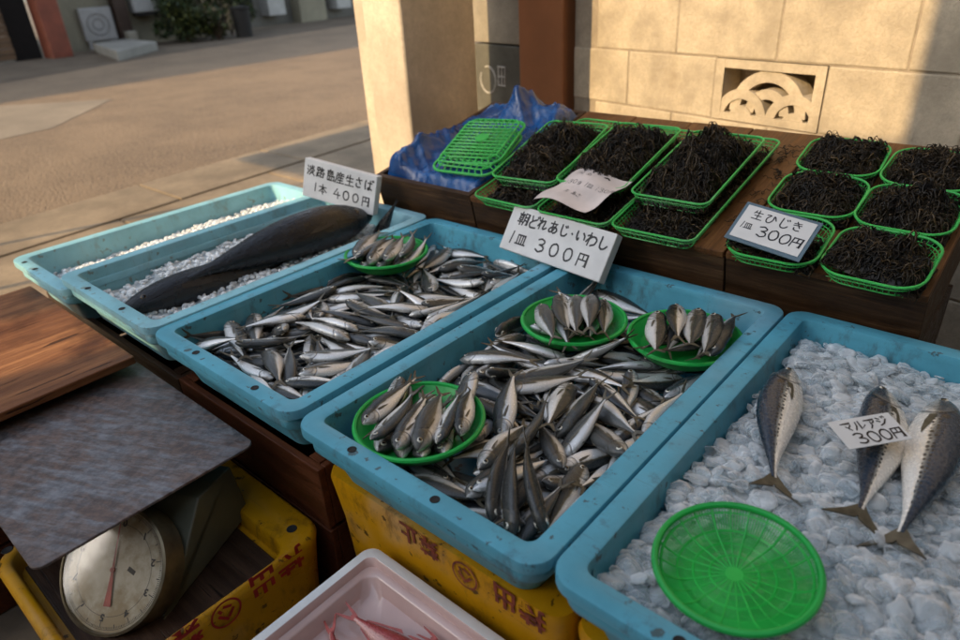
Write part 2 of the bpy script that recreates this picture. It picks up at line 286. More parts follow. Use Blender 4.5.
('c2',2,0.158,-0.1084,0.0778,0.4704,0.541,0.743,-0.224,-0.323), ('c2',5,0.165,-0.3990,0.5225,0.4880,0.571,0.431,0.422,0.556), ('c2',0,0.152,-0.2623,0.6638,0.5082,0.166,-0.380,0.645,-0.642),
('c2',0,0.161,-0.3319,0.2752,0.4914,0.526,-0.657,-0.439,0.314), ('c2',3,0.142,-0.2994,0.3960,0.5037,0.170,0.320,0.623,0.693), ('c2',1,0.160,-0.3982,0.4010,0.5171,0.568,0.562,0.412,0.439),
('c2',3,0.158,-0.4057,0.4840,0.5382,0.625,0.514,-0.394,-0.436), ('c2',3,0.156,-0.1279,0.1756,0.4803,0.752,0.622,-0.055,-0.213), ('c2',1,0.156,-0.1258,0.2105,0.4873,0.384,0.439,0.623,0.521),
('c2',0,0.145,-0.3833,0.3191,0.4912,0.294,0.387,-0.659,-0.575), ('c2',2,0.160,-0.4402,0.4344,0.4817,0.372,0.507,-0.558,-0.541), ('c2',0,0.153,-0.1342,0.6402,0.5102,0.536,0.283,-0.542,-0.583),
('c2',2,0.135,-0.2027,0.6332,0.4899,0.056,-0.031,-0.698,0.714), ('c2',3,0.143,-0.3010,0.0872,0.4747,0.935,-0.323,-0.003,0.146), ('c2',1,0.147,-0.4521,0.1775,0.4698,0.697,-0.092,0.235,0.671),
('c2',0,0.154,-0.3861,0.4845,0.4867,0.092,0.092,-0.614,-0.778), ('c2',2,0.158,-0.2295,0.4486,0.5002,0.041,0.056,-0.650,0.756), ('c2',2,0.157,-0.2895,0.5122,0.5098,0.365,0.285,0.503,0.730),
('c2',3,0.160,-0.3788,0.6429,0.4685,0.107,-0.418,-0.744,0.510), ('c2',1,0.154,-0.2950,0.6323,0.5077,0.360,-0.460,0.582,-0.566), ('c2',0,0.157,-0.4002,0.3667,0.5026,0.251,0.277,-0.675,-0.637),
('c2',2,0.155,-0.4598,0.0442,0.4933,0.103,0.298,-0.582,-0.750), ('c2',1,0.155,-0.4517,0.4373,0.4814,0.703,-0.025,0.170,0.690), ('c2',1,0.164,-0.2433,0.7778,0.4840,0.013,0.006,0.992,0.127),
('c2',0,0.159,-0.3050,0.1894,0.5315,0.619,0.731,-0.286,0.032), ('c2',1,0.151,-0.3953,0.4177,0.4833,0.279,-0.163,0.651,-0.687), ('c2',1,0.159,-0.4580,0.7819,0.4711,0.117,-0.153,-0.634,0.749),
('c2',0,0.147,-0.2193,0.4102,0.5085,0.711,0.703,0.000,-0.027), ('c2',2,0.148,-0.3116,0.3079,0.4913,0.122,-0.021,0.572,-0.811), ('c2',3,0.159,-0.1663,0.1245,0.5115,0.499,0.330,-0.544,-0.588),
('c2',1,0.144,-0.3101,0.2851,0.5177,0.632,0.700,-0.292,-0.160), ('c2',3,0.138,-0.4086,0.1908,0.4802,0.692,-0.382,0.411,-0.454), ('c2',1,0.146,-0.4579,0.3204,0.4953,0.070,-0.139,-0.733,0.662),
('c2',0,0.141,-0.1370,0.3837,0.5023,0.795,0.586,0.129,0.095), ('c2',0,0.144,-0.3452,0.0960,0.4899,0.195,-0.203,0.733,-0.619), ('c2',5,0.146,-0.4386,0.3256,0.4942,0.394,0.512,-0.610,-0.460),
('c2',2,0.152,-0.3480,0.1047,0.5213,0.362,-0.378,0.530,-0.667), ('c2',2,0.136,-0.2720,0.5955,0.4785,0.093,-0.090,-0.291,0.948), ('c2',2,0.129,-0.0984,0.3010,0.4884,0.601,-0.784,-0.101,0.120),
('c2',2,0.147,-0.3235,0.3655,0.5179,0.029,-0.091,0.681,-0.726), ('c2',1,0.177,-0.1975,0.2737,0.5111,0.567,-0.819,-0.064,0.057), ('c2',2,0.160,-0.1397,0.6285,0.5105,0.716,-0.689,-0.110,0.033),
('c2',2,0.139,-0.1185,0.7540,0.4702,0.785,0.606,0.119,-0.052), ('c2',3,0.164,-0.1627,0.0859,0.4782,0.777,-0.512,0.298,-0.213), ('c2',0,0.153,-0.1176,0.4040,0.5100,0.291,0.525,-0.733,-0.320),
('c2',2,0.134,-0.4022,0.6437,0.5363,0.415,-0.342,-0.551,0.638), ('c2',3,0.140,-0.1799,0.0970,0.5029,0.214,-0.225,0.679,-0.665), ('c2',2,0.154,-0.0843,0.3704,0.5099,0.744,0.624,0.161,0.179),
('c2',2,0.150,-0.1784,0.4583,0.5132,0.257,-0.475,0.671,-0.509), ('c2',1,0.155,-0.3304,0.5440,0.5315,0.380,0.702,-0.467,-0.381), ('c2',2,0.172,-0.0733,0.5798,0.5105,0.374,-0.704,0.519,-0.309),
('c2',3,0.159,-0.2270,0.0784,0.4876,0.068,0.017,0.701,-0.710), ('c2',1,0.141,-0.1602,0.4064,0.5121,0.256,0.528,-0.736,-0.337), ('c2',1,0.159,-0.3058,0.1491,0.5055,0.150,-0.150,-0.608,0.765),
('c2',1,0.149,-0.0828,0.3635,0.5182,0.296,-0.618,0.657,-0.314), ('c2',3,0.132,-0.3073,0.7517,0.4853,0.526,0.559,0.483,0.421), ('c2',0,0.157,-0.0709,0.5125,0.5142,0.627,0.509,-0.433,-0.401),
('c2',3,0.145,-0.1356,0.4847,0.4798,0.676,-0.707,0.084,0.189), ('c2',5,0.158,-0.3679,0.5041,0.5382,0.662,0.537,-0.346,-0.393), ('c2',0,0.150,-0.1817,0.6962,0.4819,0.268,-0.390,-0.546,0.691),
('c2',1,0.148,-0.4407,0.1582,0.4899,0.368,0.619,-0.558,-0.412), ('c2',2,0.141,-0.2945,0.7680,0.4780,0.505,-0.861,0.047,0.023), ('c2',5,0.149,-0.2371,0.2795,0.5013,0.096,-0.159,0.675,-0.714),
('c2',3,0.147,-0.3555,0.2788,0.5126,0.530,-0.624,-0.395,0.417), ('c2',1,0.150,-0.4111,0.5014,0.5029,0.087,-0.072,0.588,-0.801), ('c2',0,0.149,-0.0774,0.1694,0.5064,0.623,-0.606,0.331,-0.367),
('c2',1,0.146,-0.2095,0.3065,0.5131,0.553,-0.825,-0.088,0.069), ('c2',3,0.157,-0.4593,0.2165,0.5123,0.209,-0.171,-0.667,0.694), ('c2',1,0.156,-0.4206,0.6034,0.5516,0.496,0.555,0.505,0.437),
('c2',3,0.157,-0.1307,0.4272,0.5051,0.217,0.556,-0.709,-0.375), ('c2',4,0.145,-0.2141,0.6607,0.4850,0.404,-0.220,0.562,-0.687), ('c2',3,0.172,-0.4550,0.1565,0.5170,0.089,0.159,0.752,0.634),
('c2',1,0.153,-0.4113,0.2048,0.5010,0.414,0.399,-0.462,-0.675), ('c2',1,0.157,-0.1454,0.2782,0.5140,0.486,0.186,-0.538,-0.664), ('c2',0,0.137,-0.2593,0.6185,0.4929,0.339,-0.211,0.577,-0.713),
('c2',2,0.154,-0.4174,0.3825,0.5054,0.271,0.362,-0.705,-0.546), ('c2',1,0.162,-0.1564,0.4704,0.5036,0.571,-0.698,-0.256,0.349), ('c2',0,0.155,-0.2810,0.7497,0.4906,0.393,0.686,0.544,0.282),
('c2',4,0.143,-0.2221,0.3656,0.4923,0.710,0.628,0.297,0.114), ('c2',1,0.162,-0.2035,0.5229,0.5110,0.599,0.741,-0.237,-0.188), ('c2',1,0.159,-0.2150,0.1631,0.5098,0.303,0.307,-0.652,-0.624),
('c2',1,0.140,-0.1077,0.2329,0.4942,0.427,-0.475,0.616,-0.462), ('c2',2,0.151,-0.3900,0.7375,0.4929,0.082,0.110,-0.619,-0.773), ('c2',2,0.156,-0.2094,0.0975,0.4970,0.597,-0.801,-0.009,0.032),
('c2',4,0.152,-0.1706,0.6518,0.5187,0.212,-0.510,0.597,-0.582), ('c2',2,0.148,-0.4109,0.4976,0.5071,0.624,0.436,0.384,0.523), ('c2',3,0.149,-0.4423,0.4043,0.5148,0.676,-0.283,0.152,-0.663),)
# ------------------------------------------------------------------ materials
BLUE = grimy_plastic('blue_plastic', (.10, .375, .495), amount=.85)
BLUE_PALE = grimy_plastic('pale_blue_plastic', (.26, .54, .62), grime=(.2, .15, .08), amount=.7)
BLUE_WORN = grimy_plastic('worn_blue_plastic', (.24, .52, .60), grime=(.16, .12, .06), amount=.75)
YELLOW = grimy_plastic('yellow_plastic', (.55, .265, .004), grime=(.05, .025, .008), amount=.95, rough=.36)
GREEN = grimy_plastic('green_plastic', (.02, .40, .07), grime=(.03, .06, .015), amount=.25, rough=.32)
GREEN_NET = grimy_plastic('green_net_plastic', (.06, .50, .10), grime=(.05, .05, .02), amount=.35, rough=.35)
DARK = simple('hole_shade', (.012, .012, .012), .8)  # near-black painted for the shade inside the crates' holes
FOAM = simple('white_foam', (.74, .73, .71), .75, .12, 14, bump=.25, bscale=160)
PAPER = simple('white_paper', (.72, .71, .68), .7, .08, 10)
PAPER2 = simple('creased_paper', (.66, .58, .54), .6, .18, 12, bump=.2, bscale=25)
INK = simple('marker_ink', (.012, .011, .013), .5, .1)
RED_INK = simple('red_print', (.36, .012, .008), .55, .25, 40)
WOOD_BOX = wood('old_box_wood', (.022, .010, .004), (.075, .038, .017), (.20, .115, .056), 'X', rough=.6, blotch=.8)
WOOD_TOP = wood('display_board_wood', (.055, .021, .007), (.16, .068, .023), (.30, .145, .055), 'Y', rough=.5, blotch=.75)
WOOD_BOARD = wood('orange_board_wood', (.085, .027, .009), (.24, .10, .040), (.42, .20, .085), 'Y', rough=.5, scale=.6, blotch=.7)
WOOD_DARK = wood('wet_dark_wood', (.022, .011, .007), (.05, .026, .014), (.085, .045, .024), 'X', rough=.45)
WOOD_RED = wood('red_brown_wood', (.05, .014, .005), (.10, .03, .011), (.17, .055, .02), 'X', rough=.55)

def pan_material():
    g = G('rusty_steel'); co = g.coord()
    st = g.mapping(co, scale=(9, 1.6, 1), rot=(0, 0, .12))
    a = g.noise(7, 8, .7, st); b = g.noise(4.2, 7, .65); f = g.noise(70, 6, .7)
    rust = g.mapr(g.math('ADD', g.math('MULTIPLY', a, .55), g.math('MULTIPLY', b, .45)), 0.40, .56)
    edge = g.sep(g.coord('Generated'))
    e = g.math('MINIMUM', g.math('MINIMUM', edge[0], g.math('SUBTRACT', 1, edge[0])), g.math('MINIMUM', edge[1], g.math('SUBTRACT', 1, edge[1])))
    er = g.math('MULTIPLY', g.mapr(e, .0, .14, 1, 0), g.mapr(b, .35, .6, .25, 1))
    rust = g.math('MAXIMUM', g.math('MULTIPLY', rust, .85), er)
    steel = g.mix(g.mapr(f, .35, .65), (.17, .165, .172), (.27, .262, .268))
    rc = g.mix(g.mapr(f, .35, .68), (.045, .022, .014), (.13, .07, .045))
    g.bump(g.math('ADD', f, g.math('MULTIPLY', a, .7)), .5, .002)
    return g.set(col=g.mix(rust, steel, rc), metal=g.mapr(rust, .1, .9, .75, .1), rough=g.mapr(f, .3, .7, .28, .52))
PAN = pan_material()

def ice_material(name, tint, clear, rough):
    # wet ice: clear through the middle of a piece, milky towards its edges and where it is cloudy
    g = G(name); f = g.noise(30, 5, .6); ri = g.geo('Random Per Island')
    lw = g.n('ShaderNodeLayerWeight'); lw.inputs[0].default_value = .42
    g.bump(g.noise(110, 5), .3, .003)
    g.set(col=g.mix(g.mapr(f, .35, .65), tint, tuple(min(1, x*1.04) for x in tint)), rough=rough, spec=.7, ior=1.31, coat=.4)
    tr = g.n('ShaderNodeBsdfTransparent'); tr.inputs[0].default_value = (.95, .975, .985, 1)
    a = g.math('ADD', 1-clear, g.math('MULTIPLY', g.mapr(lw.outputs['Facing'], .15, .95), .75))
    a = g.math('ADD', a, g.math('ADD', g.math('MULTIPLY', g.math('POWER', ri, 3.0), .35), g.mapr(f, .5, .72, 0, .35)), clamp=True)
    mx = g.n('ShaderNodeMixShader'); g.put(mx.inputs[0], a)
    g.t.links.new(tr.outputs[0], mx.inputs[1]); g.t.links.new(g.b.outputs[0], mx.inputs[2]); g.t.links.new(mx.outputs[0], g.out.inputs[0])
    return g.m
ICE = ice_material('clear_ice', (.80, .825, .83), .93, .05)
ICE_WHITE = ice_material('crushed_ice', (.88, .91, .92), .55, .12)
ICE_BED = simple('packed_ice', (.50, .54, .555), .35, .25, 25, bump=.6, bscale=70)

# ------------------------------------------------------------------ fish
AJI = [(0,.004,-.006,.004),(.012,.014,-.014,.011),(.04,.034,-.03,.024),(.085,.058,-.052,.037),(.13,.077,-.072,.045),(.18,.092,-.09,.051),(.22,.1,-.1,.054),(.235,.1015,-.1035,.0525),(.27,.107,-.109,.056),(.34,.112,-.114,.056),(.42,.11,-.11,.053),(.5,.1,-.098,.047),(.58,.084,-.08,.039),(.66,.063,-.06,.029),(.73,.043,-.042,.02),(.79,.028,-.028,.014),(.835,.02,-.02,.011),(.86,.019,-.019,.008)]
AJI = [(a, b*(1.10+.75*max(0, 1-a/.2)), c*(1.12+.80*max(0, 1-a/.2)), d*(1.08+.6*max(0, 1-a/.2))) for a, b, c, d in AJI]
IWA = [(a, b*.8, c*.84, d*.95) for a, b, c, d in AJI]
SABA = [(0,.003,-.005,.004),(.015,.014,-.014,.012),(.05,.034,-.032,.027),(.1,.056,-.055,.043),(.15,.071,-.073,.053),(.2,.083,-.088,.06),(.23,.087,-.094,.062),(.245,.088,-.097,.0605),(.3,.094,-.106,.066),(.38,.097,-.11,.066),(.47,.093,-.103,.062),(.56,.08,-.087,.053),(.65,.061,-.064,.041),(.73,.041,-.043,.028),(.8,.024,-.025,.017),(.85,.015,-.016,.012),(.885,.013,-.013,.009),(.9,.013,-.013,.007)]
TUNA = [(a, b*1.04, c*1.04, d*1.02) for a, b, c, d in [(0,.006,-.008,.006),(.02,.024,-.024,.02),(.06,.05,-.046,.04),(.12,.074,-.07,.058),(.18,.088,-.086,.07),(.24,.095,-.095,.076),(.3,.098,-.1,.078),(.4,.094,-.098,.073),(.5,.083,-.087,.064),(.6,.067,-.069,.051),(.7,.047,-.048,.037),(.78,.031,-.031,.025),(.85,.019,-.019,.016),(.89,.014,-.014,.012),(.92,.014,-.014,.009)]]

def fish_mesh(name, st, mats, by=0., bz=0., M=16, eye=.082, eyer=.029, tail=(.082, .06), fins=True, wob=0.0, seed=1):
    rnd = random.Random(seed)
    def bend(p):
        x, y, z = p; u = min(1, max(0, -x)); w = u-.45; k = w*w*4-.3
        return (x, y+by*k, z+bz*k)
    V = []; F = []; MI = []; UV = []
    for i, (u, t, b, w) in enumerate(st):
        for k in range(M):
            a = 2*PI*k/M - PI/2                       # starts at the belly
            s = math.sin(a); c = math.cos(a)
            cc = math.copysign(abs(c)**.85, c)
            z = (t if s > 0 else -b)*s
            V.append(bend((-u, w*cc*(1+rnd.uniform(-wob, wob)), z))); UV.append((u, (s+1)/2))
    n = len(st)
    for i in range(n-1):
        for k in range(M):
            F.append((i*M+k, i*M+(k+1) % M, (i+1)*M+(k+1) % M, (i+1)*M+k)); MI.append(0)
    F.append(tuple(range(M))[::-1]); MI.append(0); F.append(tuple((n-1)*M+k for k in range(M))); MI.append(0)
    def prism(pts, t0, mi=1, y=0., tilt=0.):
        # flat outline in the x-z plane given a real thickness
        o = len(V); m = len(pts)
        for sg in (1, -1):
            for x, z in pts: V.append(bend((x, y+sg*t0+tilt*z, z))); UV.append((-x, .5+z*3))
        F.append(tuple(o+k for k in range(m))); MI.append(mi)
        F.append(tuple(o+2*m-1-k for k in range(m))); MI.append(mi)
        for k in range(m):
            F.append((o+k, o+m+k, o+m+(k+1) % m, o+(k+1) % m)); MI.append(mi)
    xe = -st[-1][0]; h = st[-1][1]; th, tn = tail
    sp = rnd.uniform(.8, 1.15)
    for sg in (1, -1):
        prism([(xe+.025, 0), (xe+.02, sg*h*.95), (xe-.03, sg*(h+th*.3*sp)), (-1.0, sg*th*sp), (-.985, sg*th*.72*sp), (xe-tn*.62, sg*h*.55), (xe-.04, 0)], .0035)
    if fins:
        prism([(-.30, .104), (-.335, .135), (-.36, .13), (-.45, .112), (-.47, .10)], .003)
        prism([(-.5, .095), (-.53, .112), (-.6, .09), (-.7, .062), (-.78, .036), (-.78, .026), (-.6, .076)], .003)
        prism([(-.5, -.092), (-.53, -.112), (-.6, -.088), (-.7, -.06), (-.78, -.036), (-.78, -.026), (-.6, -.072)], .003)
        prism([(-.26, -.105), (-.31, -.13), (-.34, -.118), (-.33, -.108)], .004)
    # pectoral fins lie against the sides
    for sg in (1, -1):
        o = len(V)
        pts = [(-.245, .0), (-.245, -.028), (-.3, -.04), (-.36, -.045), (-.395, -.042), (-.33, -.018)]
        for x, z in pts:
            u = -x
            w = next(q for q in range(n-1) if st[q+1][0] >= u)
            f = (u-st[w][0])/(st[w+1][0]-st[w][0]); wy = st[w][3]+f*(st[w+1][3]-st[w][3])
            hh = -(st[w][2]+f*(st[w+1][2]-st[w][2]))
            yy = wy*math.sqrt(max(0, 1-(z/hh)**2))+.0035
            V.append(bend((x, sg*yy, z))); UV.append((u, .4))
        F.append(tuple(o+k for k in range(6)) if sg > 0 else tuple(o+5-k for k in range(6))); MI.append(1)
    # eyes
    for sg in (1, -1):
        w = next(q for q in range(n-1) if st[q+1][0] >= eye)
        f = (eye-st[w][0])/(st[w+1][0]-st[w][0]); wy = st[w][3]+f*(st[w+1][3]-st[w][3])
        ez = (st[w][1])*.26; E = 12; o = len(V)
        yy = wy*.97
        for r, d in ((1.0, -.1), (.93, .16), (.62, .32), (.6, .325), (.3, .4)):
            for k in range(E):
                a = 2*PI*k/E*sg
                V.append(bend((-eye+eyer*r*math.cos(a), sg*(yy-eyer*.16+eyer*d), ez+eyer*r*math.sin(a)))); UV.append((eye, .6))
        for i in range(4):
            for k in range(E):
                F.append((o+i*E+k, o+(i+1)*E+k, o+(i+1)*E+(k+1) % E, o+i*E+(k+1) % E)); MI.append(2 if i < 2 else 3)
        F.append(tuple(o+4*E+k for k in range(E))[::-1]); MI.append(3)
    me = bpy.data.meshes.new(name); me.from_pydata(V, [], F)
    for m in mats: me.materials.append(m)
    me.polygons.foreach_set('material_index', MI)
    me.polygons.foreach_set('use_smooth', [True]*len(F))
    uv = me.uv_layers.new(name='UVMap')
    for lp in me.loops: uv.data[lp.index].uv = UV[lp.vertex_index]
    bm = bmesh.new(); bm.from_mesh(me)
    body = [f for f in bm.faces if f.material_index != 1]
    bmesh.ops.recalc_face_normals(bm, faces=bm.faces[:]); bm.to_mesh(me); bm.free()
    me.set_sharp_from_angle(angle=math.radians(50)); me.update()
    return me

def fish_material(name, belly, side, gold, back, metal=.6, rough=.27, dots=0., line=1., dark=0., gill=(.1, .115), coat=.35, vary=.35, bruise=.12, spec=.5, rvar=.2):
    g = G(name); uvw = g.coord('UV'); s = g.sep(uvw); u, v = s[0], s[1]
    ob = g.coord('Object')
    big = g.noise(9, 5, .6, ob); fine = g.noise(60, 4, .6, ob)
    r = g.rnd()
    vv = g.math('ADD', v, g.math('MULTIPLY', g.math('SUBTRACT', big, .5), .22))
    vv = g.math('ADD', vv, g.math('MULTIPLY', g.math('SUBTRACT', r, .5), rvar))
    c = g.ramp(vv, [(.02, belly), (.34, belly), (.44, side), (.485, gold), (.52, tuple(.45*a+.55*b for a, b in zip(gold, back))), (.575, back), (1., tuple(x*.6 for x in back))])
    # scales
    sc = g.vor(75, g.mapping(ob, scale=(1, 1, 1.25)))
    c = g.mix(g.mapr(sc, .1, .7, 0, .10), c, tuple(x*.4 for x in side))
    # head is browner, gill cover edge is dark
    ex = g.math('DIVIDE', g.math('SUBTRACT', u, gill[0]), gill[1]); ey = g.math('DIVIDE', g.math('SUBTRACT', v, .48), .52)
    d = g.math('SQRT', g.math('ADD', g.math('MULTIPLY', ex, ex), g.math('MULTIPLY', ey, ey)))
    edge = g.mapr(g.math('ABSOLUTE', g.math('SUBTRACT', d, 1)), .0, .11, 1, 0)
    edge = g.math('MULTIPLY', edge, g.math('GREATER_THAN', u, gill[0]+.03))
    inner = g.mapr(g.math('ABSOLUTE', g.math('SUBTRACT', d, .58)), .0, .09, .55, 0)
    inner = g.math('MULTIPLY', inner, g.math('GREATER_THAN', u, gill[0]))
    c = g.mix(g.math('MULTIPLY', g.math('LESS_THAN', d, 1), g.mapr(big, .35, .62, .1, .55)), c, tuple(.5*x+.02 for x in gold))
    c = g.mix(g.math('MULTIPLY', g.math('MAXIMUM', edge, inner), .7), c, (.03, .028, .025))
    # black spot behind the gill, mouth line
    sp = g.math('ADD', g.math('POWER', g.math('DIVIDE', g.math('SUBTRACT', u, gill[0]+gill[1]+.025), .022), 2), g.math('POWER', g.math('DIVIDE', g.math('SUBTRACT', v, .66), .09), 2))
    c = g.mix(g.mapr(sp, .5, 1.2, .85, 0), c, (.02, .018, .018))
    mo = g.math('MULTIPLY', g.mapr(g.math('ABSOLUTE', g.math('SUBTRACT', v, .42)), .02, .1, 1, 0), g.math('LESS_THAN', u, .05))
    c = g.mix(g.math('MULTIPLY', mo, .8), c, (.03, .02, .02))
    # lateral line
    ll = g.math('ADD', .56, g.math('MULTIPLY', g.mapr(u, .3, .55, 1, 0), .1))
    lw = g.mapr(g.math('ABSOLUTE', g.math('SUBTRACT', v, ll)), .015, .05, 1, 0)
    lm = g.math('MULTIPLY', lw, g.math('MULTIPLY', g.mapr(u, .25, .32), g.math('ADD', .5, g.math('MULTIPLY', .5, g.math('SINE', g.math('MULTIPLY', u, 330))))))
    if line: c = g.mix(g.math('MULTIPLY', lm, .55*line), c, (.07, .065, .05))
    if dots:
        dv = g.n('ShaderNodeTexVoronoi', feature='F1'); cmb = g.n('ShaderNodeCombineXYZ')
        g.put(cmb.inputs[0], g.math('MULTIPLY', u, 42)); g.put(cmb.inputs[1], g.math('MULTIPLY', v, 9))
        g.put(dv.inputs['Vector'], cmb.outputs[0]); dv.inputs['Scale'].default_value = 1; dv.inputs['Randomness'].default_value = .35
        band = g.math('MULTIPLY', g.mapr(v, .41, .45), g.mapr(v, .56, .64, 1, .2))
        dm = g.math('MULTIPLY', g.math('MULTIPLY', g.mapr(dv.outputs[0], .25, .45, 1, 0), band), g.mapr(u, .22, .3))
        c = g.mix(g.math('MULTIPLY', dm, dots), c, (.012, .016, .022))
    # bruises and slime
    br = g.mapr(g.noise(6, 6, .65, g.mapping(ob, loc=(4, 2, 7))), .57, .7)
    c = g.mix(g.math('MULTIPLY', br, bruise), c, (.10, .075, .05))
    c = g.mix(g.math('MULTIPLY', r, vary), c, tuple(x*.3 for x in side))
    if dark: c = g.mix(dark, c, back)
    h = g.math('ADD', g.math('MULTIPLY', sc, .22), g.math('MULTIPLY', fine, .35))
    h = g.math('SUBTRACT', h, g.math('MULTIPLY', g.math('MAXIMUM', edge, lm), .9))
    g.bump(h, .22, .02)
    me = g.mapr(v, .5, .72, metal, metal*.25)
    return g.set(col=c, metal=me, rough=g.mapr(fine, .3, .7, rough-.06, rough+.10), coat=coat, spec=spec)

TUNA_SKIN = (lambda g: (g.bump(g.noise(40, 5, .6, g.mapping(g.coord(), scale=(.5, 3, 3))), .25, .02), g.set(col=g.mix(g.mapr(g.noise(7, 6, .65, g.mapping(g.coord(), scale=(.6, 2, 2))), .35, .7), (.003, .0034, .005), (.011, .010, .010)), rough=g.mapr(g.noise(14, 4), .3, .7, .16, .34), spec=.5))[1])(G('black_fish_skin'))
AJI_M = fish_material('horse_mackerel_skin', (.95, .94, .91), (.58, .58, .55), (.15, .125, .07), (.006, .012, .014), metal=.42, rough=.18, coat=.3, spec=.3)
IWA_M = fish_material('sardine_skin', (.95, .96, .96), (.58, .61, .62), (.13, .15, .16), (.005, .012, .021), metal=.42, rough=.18, coat=.3, spec=.3, line=.3, dots=.5)
SABA_M = fish_material('mackerel_skin', (.95, .91, .83), (.86, .80, .69), (.30, .31, .29), (.006, .028, .062), metal=.2, rough=.22, coat=.3, spec=.35, dots=.95, line=.2, gill=(.1, .13), vary=.05, bruise=.02, rvar=.02)
TUNA_M = fish_material('dark_fish_skin', (.030, .026, .024), (.012, .011, .012), (.009, .0085, .009), (.005, .0055, .007), metal=0., rough=.22, line=0, gill=(.12, .13), vary=0., coat=.0, bruise=.05, spec=.3)
RED_M = fish_material('red_fish_skin', (.62, .32, .27), (.55, .16, .13), (.48, .085, .07), (.42, .05, .045), metal=.12, rough=.3, line=.3, vary=.1)
FIN = simple('fish_fin', (.10, .085, .055), .45, .5, 20)
FIN_DARK = simple('dark_fish_fin', (.014, .013, .014), .4, .3, 20)
FIN_RED = simple('red_fish_fin', (.45, .09, .07), .4, .3, 20)
IRIS = simple('fish_iris', (.75, .71, .60), .2, .3, 60, metal=.2)
PUPIL = simple('fish_pupil', (.008, .008, .01), .08, 0, coat=1)
IRIS_DARK = simple('dull_fish_iris', (.11, .075, .035), .3, .3, 60)
mf = [AJI_M, FIN, IRIS, PUPIL]; ms = [IWA_M, FIN, IRIS, PUPIL]
FM = [fish_mesh('small_fish', AJI, mf, 0, 0, wob=.02, seed=1), fish_mesh('small_fish', AJI, mf, .05, .012, wob=.02, seed=2),
      fish_mesh('small_fish', AJI, mf, -.06, -.015, wob=.02, seed=3), fish_mesh('small_fish', AJI, mf, .03, -.03, wob=.02, seed=4),
      fish_mesh('small_fish', IWA, ms, -.025, .02, wob=.02, seed=5), fish_mesh('small_fish', IWA, ms, .05, 0, wob=.02, seed=6)]
HEAP = {
 'c2': ('small silvery fish in the loose heap in the crate beside the long dark fish', 'small fish heaped in the crate beside the dark fish'),
 'c3': ('small silvery fish in the loose heap in the crate with three green plates', 'small fish heaped in the crate with three plates'),
 'front': ('small fish lying with two others, tails together, at the front corner beside the foam box', 'three small fish with their tails together'),
 'p0': ('small fish on the single green plate in the crate beside the long dark fish', 'small fish on the plate beside the dark fish'),
 'p1': ('small fish fanned on the green plate nearest the weighing scale', 'small fish on the plate nearest the scale'),
 'p2': ('small fish on the green plate under the long white foam price sign', 'small fish on the plate under the long sign'),
 'p3': ('small fish on the green plate at the far corner beside the iced crate', 'small fish on the plate at the corner beside the ice')}
def put_fish(me, L, loc, q, label, group, cat='fish', name='small_fish'):
    o = bpy.data.objects.new(name, me); COL.objects.link(o)
    o.rotation_mode = 'QUATERNION'; o.rotation_quaternion = q; o.location = loc; o.scale = (L, L, L)
    return tag(o, label, cat, group)
for row in FISH:
    k, var, L, x, y, z, a, b, c, d = row
    put_fish(FM[var], L, (x, y, z), Quaternion((a, b, c, d)), *HEAP[k])
def flat_fish(me, L, head, tail, up_side, label, cat='fish', group=None, name='fish', roll=0.0):
    # lies on its side from head point to tail point; back (dorsal) turned towards up_side
    h = Vector(head); t = Vector(tail); x = (h-t).normalized()
    zd = Vector(up_side); zd = (zd-x*zd.dot(x)).normalized(); yd = zd.cross(x)
    Mx = Matrix((x, yd, zd)).transposed() @ Matrix.Rotation(roll, 3, 'X')
    return put_fish(me, L, h, Mx.to_quaternion(), label, group, cat, name)
PLATES = {
 'p1': (((.100, .062), (.083, .190)), ((.150, .040), (.120, .160)), ((.186, .052), (.128, .176)), ((.214, .070), (.142, .198)), ((.226, .098), (.172, .208)), ((.240, .132), (.176, .232)), ((.080, .108), (.055, .225)), ((.13, .10), (.16, .21))),
 'p2': (((.084, .540), (.180, .450)), ((.098, .590), (.190, .480)), ((.120, .613), (.205, .490)), ((.145, .632), (.222, .508)), ((.178, .632), (.246, .520)), ((.11, .565), (.2, .47)), ((.14, .60), (.20, .50)), ((.17, .61), (.22, .51))),
 'p3': (((.290, .640), (.356, .512)), ((.306, .690), (.365, .570)), ((.348, .694), (.398, .556)), ((.384, .690), (.430, .550)), ((.432, .560), (.414, .700)), ((.36, .66), (.33, .53)), ((.40, .62), (.36, .54)), ((.33, .67), (.36, .55)), ((.41, .66), (.42, .54))),
 'front': (((.362, .052), (.302, .165)), ((.402, .045), (.316, .160)), ((.432, .075), (.330, .172))),
 'p0': (((-.448, .500), (-.498, .625)), ((-.420, .484), (-.452, .610)), ((-.384, .492), (-.436, .618)), ((-.352, .516), (-.412, .630)), ((-.335, .556), (-.398, .655)), ((-.46, .53), (-.41, .64)))}
rp = random.Random(12)
for key, fl in PLATES.items():
    n = len(fl)
    for i, (h, t) in enumerate(fl):
        low = i >= (6 if key in ('p1',) else 5)
        L = (Vector(h)-Vector(t)).length
        d = (Vector(h)-Vector(t)).normalized(); side = Vector((d.y, -d.x)) if (i % 3 != 1) else Vector((-d.y, d.x))
        z = RIM+(-.013 if low else .004+.0035*(i % 2))
        if key == 'front': z = RIM-.030+.002*i
        o = flat_fish(FM[(i*2+n) % 4], L*(1.06 if key == 'p1' else 1.2), (h[0], h[1], z+.001), (t[0], t[1], z+rp.uniform(.004, .014)+(.022 if key == 'front' else 0)), (side.x, side.y, 2.5 if key == 'front' else rp.uniform(.15, .55)), HEAP[key][0], 'fish', HEAP[key][1], 'small_fish')
